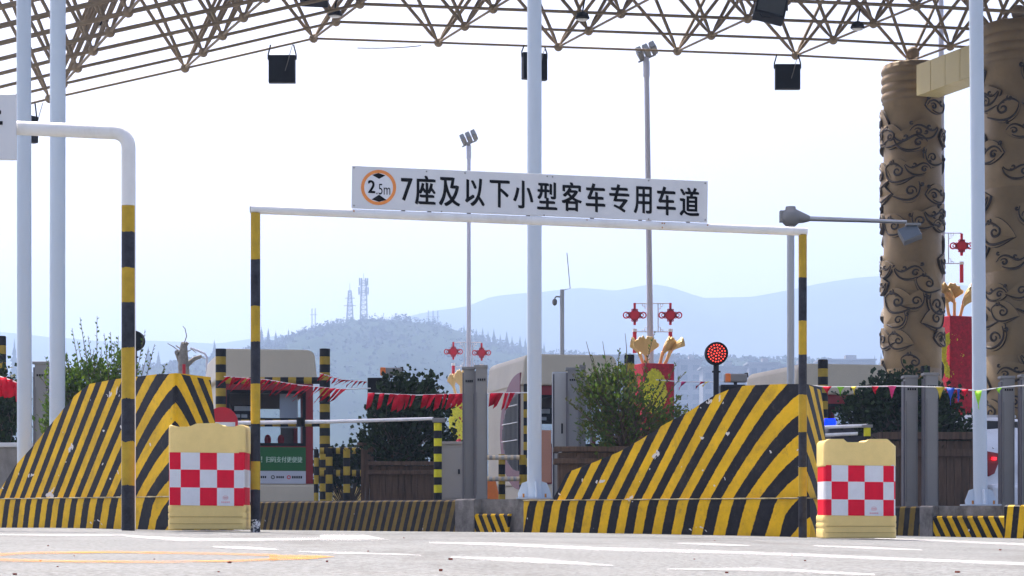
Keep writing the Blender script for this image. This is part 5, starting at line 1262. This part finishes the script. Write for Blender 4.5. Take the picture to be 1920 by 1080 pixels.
# dark bush at right
d = 24.2; planter(X_(1735, d), d, .26, Z_(815, d), 1.05, .6, 'reddish plank planter behind the right pair of sensor pillars', 12)
random.seed(13); B = W(1690, 840, d)
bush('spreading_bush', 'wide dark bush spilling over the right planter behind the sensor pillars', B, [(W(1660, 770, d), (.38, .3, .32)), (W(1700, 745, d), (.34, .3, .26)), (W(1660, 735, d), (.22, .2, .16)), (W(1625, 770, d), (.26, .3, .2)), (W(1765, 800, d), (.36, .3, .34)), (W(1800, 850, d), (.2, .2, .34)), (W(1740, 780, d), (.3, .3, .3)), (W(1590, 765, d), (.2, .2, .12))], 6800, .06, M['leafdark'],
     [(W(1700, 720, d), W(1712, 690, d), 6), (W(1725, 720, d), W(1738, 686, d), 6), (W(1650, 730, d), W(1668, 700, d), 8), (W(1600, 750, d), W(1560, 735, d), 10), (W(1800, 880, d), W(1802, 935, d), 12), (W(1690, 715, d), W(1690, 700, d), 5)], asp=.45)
# dark bush and concrete planter at left edge
d = 23.0; x = X_(10, d); t = thing('concrete_planter', 'pale concrete planter box at the left picture edge', 'planter', (x, d, .3))
MB().box((x, d, (.3 + Z_(840, d)) / 2), (.66, .6, Z_(840, d) - .3)).build('box', M['leaf_conc'], t, bevel=.015); MB().box((x, d, Z_(836, d)), (.72, .66, .05)).build('rim', M['white2'] if 'white2' in M else M['sign'], t, bevel=.01)
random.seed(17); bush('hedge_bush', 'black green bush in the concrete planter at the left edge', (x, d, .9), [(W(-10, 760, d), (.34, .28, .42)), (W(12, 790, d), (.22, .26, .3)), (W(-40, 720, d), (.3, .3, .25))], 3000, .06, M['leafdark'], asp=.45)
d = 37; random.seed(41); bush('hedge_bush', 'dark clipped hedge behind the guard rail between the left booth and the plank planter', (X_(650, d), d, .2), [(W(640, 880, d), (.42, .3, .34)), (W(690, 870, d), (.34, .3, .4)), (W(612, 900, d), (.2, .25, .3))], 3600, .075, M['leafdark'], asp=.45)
# dead tree
d = 45; random.seed(2); x = X_(345, d); t = thing('dead_tree', 'bare pollarded dead tree stump with broken limbs above the left crash nose', 'tree', (x, d, 0))
b_ = MB(); b_.path([(x, d, -.1), (x, d, Z_(700, d)), (X_(343, d), d, Z_(670, d)), (X_(345, d), d, Z_(645, d))], [.14, .12, .11, .07], 10); b_.build('trunk', M['deadbark'], t)
b_ = MB()
for pts, r_ in (([(344, 690), (335, 668), (331, 660)], .07), ([(345, 690), (358, 678), (366, 672), (378, 668)], .06), ([(345, 650), (342, 643)], .05), ([(346, 650), (352, 642)], .05), ([(345, 645), (350, 630), (347, 616), (343, 612)], .012), ([(338, 660), (325, 650), (314, 644)], .012), ([(350, 660), (360, 655), (368, 662)], .012), ([(340, 655), (330, 648)], .015), ([(372, 670), (385, 672)], .012)):
    b_.path([W(p[0], p[1], d + random.uniform(-.1, .1)) for p in pts], [r_ * (1 - .5 * i / len(pts)) for i in range(len(pts))], 7)
b_.build('limbs', M['deadbark'], t); MB().tube(W(345, 683, d - .13), W(345, 702, d - .13), .035, 8).build('red_wrap', M['redpaint'], t)
# small far street lamp beside the dead tree
d = 70; x = X_(388, d); t = thing('street_lamp', 'distant curved street lamp beside the dead tree', 'street lamp', (x, d, 0))
b_ = MB(); b_.path([(x, d, 0), (x, d, Z_(670, d)), (X_(384, d), d, Z_(663, d)), (X_(370, d), d, Z_(657, d))], .04, 8); b_.build('post', M['mast'], t); MB().box(W(364, 655, d), (.28, .14, .07), Matrix.Rotation(.35, 3, 'Y')).build('lamp_head', M['mast'], t, bevel=.02)

# ------------------------------------------------------------------ bunting
def flag_string(label, pts, flags, d, cols, cordm, wpx, hpx, blow):
    P = [W(px, py, d) for px, py in pts]; t = thing('bunting', label, 'bunting', P[0], 'strings of pennants'); b_ = MB(); b_.path(P, .006, 5); b_.build('cord', cordm, t)
    def at(px): return W(px, interp(pts, px), d)
    for i, (px, hs) in enumerate(flags):
        p = at(px); w_ = wpx * d / F * random.uniform(.8, 1.1); h = hpx * d / F * hs; bl = blow * random.uniform(.5, 1.3); mb = MB(); vs = []; w_ *= random.choice((.45, .7, .8, .95))
        tri = cols[i % len(cols)][1]; rows = 5; ph = random.random() * 6; tw = random.uniform(.2, 1.0)
        for r_ in range(rows + 1):
            f_ = r_ / rows; half = w_ / 2 * ((1 - f_) if tri else (1 - .1 * f_)) 
            for s in (-1, 0, 1):
                vs.append(p + Vector((s * half * (1 - .35 * tw * f_) + bl * h * f_, .03 * math.sin(ph + f_ * 4 + s * 1.3) - .02 - .02 * tw, -h * f_ * (1 - .25 * abs(bl)) + s * .015 * f_)))
        fs = [(r_ * 3 + s, r_ * 3 + s + 1, (r_ + 1) * 3 + s + 1, (r_ + 1) * 3 + s) for r_ in range(rows) for s in range(2)]
        mb.raw(vs, fs, smooth=True); o = mb.build('pennant', cols[i % len(cols)][0], t, norm=False); sf = o.modifiers.new('solid', 'SOLIDIFY'); sf.thickness = .002
random.seed(31)
RED = [(M['red'], False)]
flag_string('string of red flags blown sideways across the left booth', [(420, 706), (500, 712), (560, 722), (640, 730), (695, 728)], [(430 + k * 9.5, random.uniform(.7, 1.1)) for k in range(14)] + [(575 + k * 10, random.uniform(.8, 1.2)) for k in range(8)], 24, RED, M['white'], 12, 30, -.75)
flag_string('second string of red flags sagging from the striped frame to the black box', [(600, 700), (640, 712), (690, 716)], [(606 + k * 8, random.uniform(.5, .9)) for k in range(11)], 27, RED, M['white'], 8, 18, -1.0)
flag_string('string of large red flags across the round bush and twin pillars', [(690, 737), (780, 741), (880, 738), (1000, 736)], [(697, 1.1), (717, 1.1), (736, .8), (746, 1.2), (756, 1.2), (766, 1), (776, .9), (800, .9), (812, 1), (824, 1.1), (836, 1), (848, 1.1), (858, 1), (866, .9), (926, .9), (938, 1.1), (950, 1.2), (961, 1.25)], 22.4, RED, M['white'], 15, 27, -.28)
flag_string('red flags on the string at the left picture edge', [(-30, 712), (0, 706), (26, 715), (50, 728)], [(-8, 1.3), (6, 1.3), (18, 1.1), (30, 1.2), (40, .8)], 20.4, RED, M['white'], 22, 30, .25)
PINK = mat('pink_pennant', (.75, .05, .22), .7); BLUE = mat('blue_pennant', (.015, .09, .55), .7); LIME = mat('lime_pennant', (.30, .72, .02), .7); YELP = mat('yellow_pennant', (.75, .58, .03), .7)
flag_string('thin string with three pink pennants right of the olive shrub', [(1230, 712), (1280, 716), (1340, 716), (1400, 712)], [(1282, .9), (1318, .8), (1326, .6)], 26, [(PINK, True), (M['red'], True), (YELP, True)], M['white'], 12, 18, -.8)
flag_string('string of mixed coloured pennants across the right bush and columns', [(1500, 722), (1560, 726), (1680, 724), (1760, 726), (1835, 733), (1880, 726), (1930, 722)], [(1550, .6), (1575, .6), (1600, .5), (1640, .5), (1672, .8), (1762, .8), (1781, 1.2), (1796, .9), (1808, .7), (1833, 1.35), (1872, .4)], 20.7, [(M['red'], True), (LIME, True), (YELP, True), (M['red'], True), (PINK, True), (YELP, True), (BLUE, True), (BLUE, True), (M['red'], True), (LIME, True), (LIME, True)], M['white'], 21, 25, .02)

# ------------------------------------------------------------------ white car at right
d = 27.0; o = Vector((X_(1846, d), d, 0)); th = R(38); ex = Vector((math.cos(th), math.sin(th), 0)); ey = Vector((-ex.y, ex.x, 0))
t = thing('parked_car', 'white hatchback with a lit tail light behind the right sensor pillars', 'car', o); L = lambda x, y, z: o + ex * x + ey * y + Vector((0, 0, z)); CW = 1.76
# cross sections along the length (from the tail forward): y, lower half width factor, belt z, roof z, roof inset
sec = [(0.0, .02, .92, .98, .16), (.10, 0, .98, 1.18, .13), (.34, 0, 1.0, 1.40, .13), (.8, 0, 1.0, 1.475, .15), (1.6, 0, .98, 1.50, .15), (2.4, 0, .95, 1.47, .16), (2.9, 0, .93, 1.25, .22), (3.4, 0, .92, .97, .3), (4.0, .03, .82, .84, .3), (4.3, .1, .6, .62, .3)]
prof_n = 9; vs = []
for (y, ins, zb_, zr, ri) in sec:
    half = CW / 2 - ins; row = [(-half * .96, .22), (-half, .45), (-half, zb_ - .12), (-half * .985, zb_), (-(half - ri), zr - .04), (-(half - ri - .12), zr), (0, zr + .015)]
    row = row + [(-x, z) for x, z in row[-2::-1]]; vs.append([L(CW / 2 + x, y, z) for x, z in row])
b_ = MB(); m_ = len(vs[0]); fl = [p for r_ in vs for p in r_]
fs = [(i * m_ + j, i * m_ + j + 1, (i + 1) * m_ + j + 1, (i + 1) * m_ + j) for i in range(len(sec) - 1) for j in range(m_ - 1)] + [tuple(range(m_)), tuple(range((len(sec) - 1) * m_, len(sec) * m_))]
b_.raw(fl, fs, smooth=True); body = b_.build('body', M['carpaint'], t); es = body.modifiers.new('e', 'EDGE_SPLIT'); es.split_angle = R(35)
# rear window, tail lights, side windows, bumper
b_ = MB(); b_.poly([L(.20, .03, 1.02), L(CW - .20, .03, 1.02), L(CW - .17, .28, 1.39), L(.17, .28, 1.39)]); rw = b_.build('rear_window', M['darkglass'], t); rw.modifiers.new('s', 'SOLIDIFY').thickness = .03
b_ = MB()
for y0, y1 in ((.5, 1.35), (1.42, 2.3)): b_.poly([L(-.012, y0, 1.02), L(-.012, y1, 1.0), L(.13, y1 - .04, 1.40), L(.13, y0 + .1, 1.38)])
b_.build('side_window', M['darkglass'], t)
for s in (0, 1):
    xx = (lambda q: q) if s == 0 else (lambda q: CW - q)
    b_ = MB(); b_.extrude([L(xx(-.012), .02, .99), L(xx(.24), -.02, .96), L(xx(.22), -.02, .84), L(xx(.14), -.02, .70), L(xx(.05), .0, .66), L(xx(-.012), .05, .82)], -ey * .03); tl = b_.build('tail_light', M['tailred'], t, bevel=.01)
    MB().box(L(xx(.12), -.055, .89), (.07, .02, .035), Matrix((ex, ey, Vector((0, 0, 1)))).transposed()).build('lamp', M['tail'], tl)
MB().box(L(CW / 2, -.03, .42), (CW - .06, .16, .3), Matrix((ex, ey, Vector((0, 0, 1)))).transposed()).build('bumper', M['carpaint'], t, bevel=.05)
MB().box(L(CW / 2, -.045, .78), (.46, .02, .14), Matrix((ex, ey, Vector((0, 0, 1)))).transposed()).build('plate', M['bluepl'] if 'bluepl' in M else M['posterwhite'], t)
for q in (0.28, CW - .28): MB().path([L(q, .7, 1.49), L(q, 1.5, 1.53), L(q, 2.2, 1.50)], .018, 8).build('roof_rail', M['steel'], t)
for sx in (0.02, CW - .2):
    for sy in (.75, 3.35):
        b_ = MB(); b_.path([L(sx - .03, sy, .31), L(sx + .2, sy, .31)], .31, 24); wh = b_.build('wheel', M['rubber'], t); b_ = MB(); b_.path([L(sx - .035, sy, .31), L(sx - .02, sy, .31)], .2, 20); b_.build('rim', M['steel'], wh)
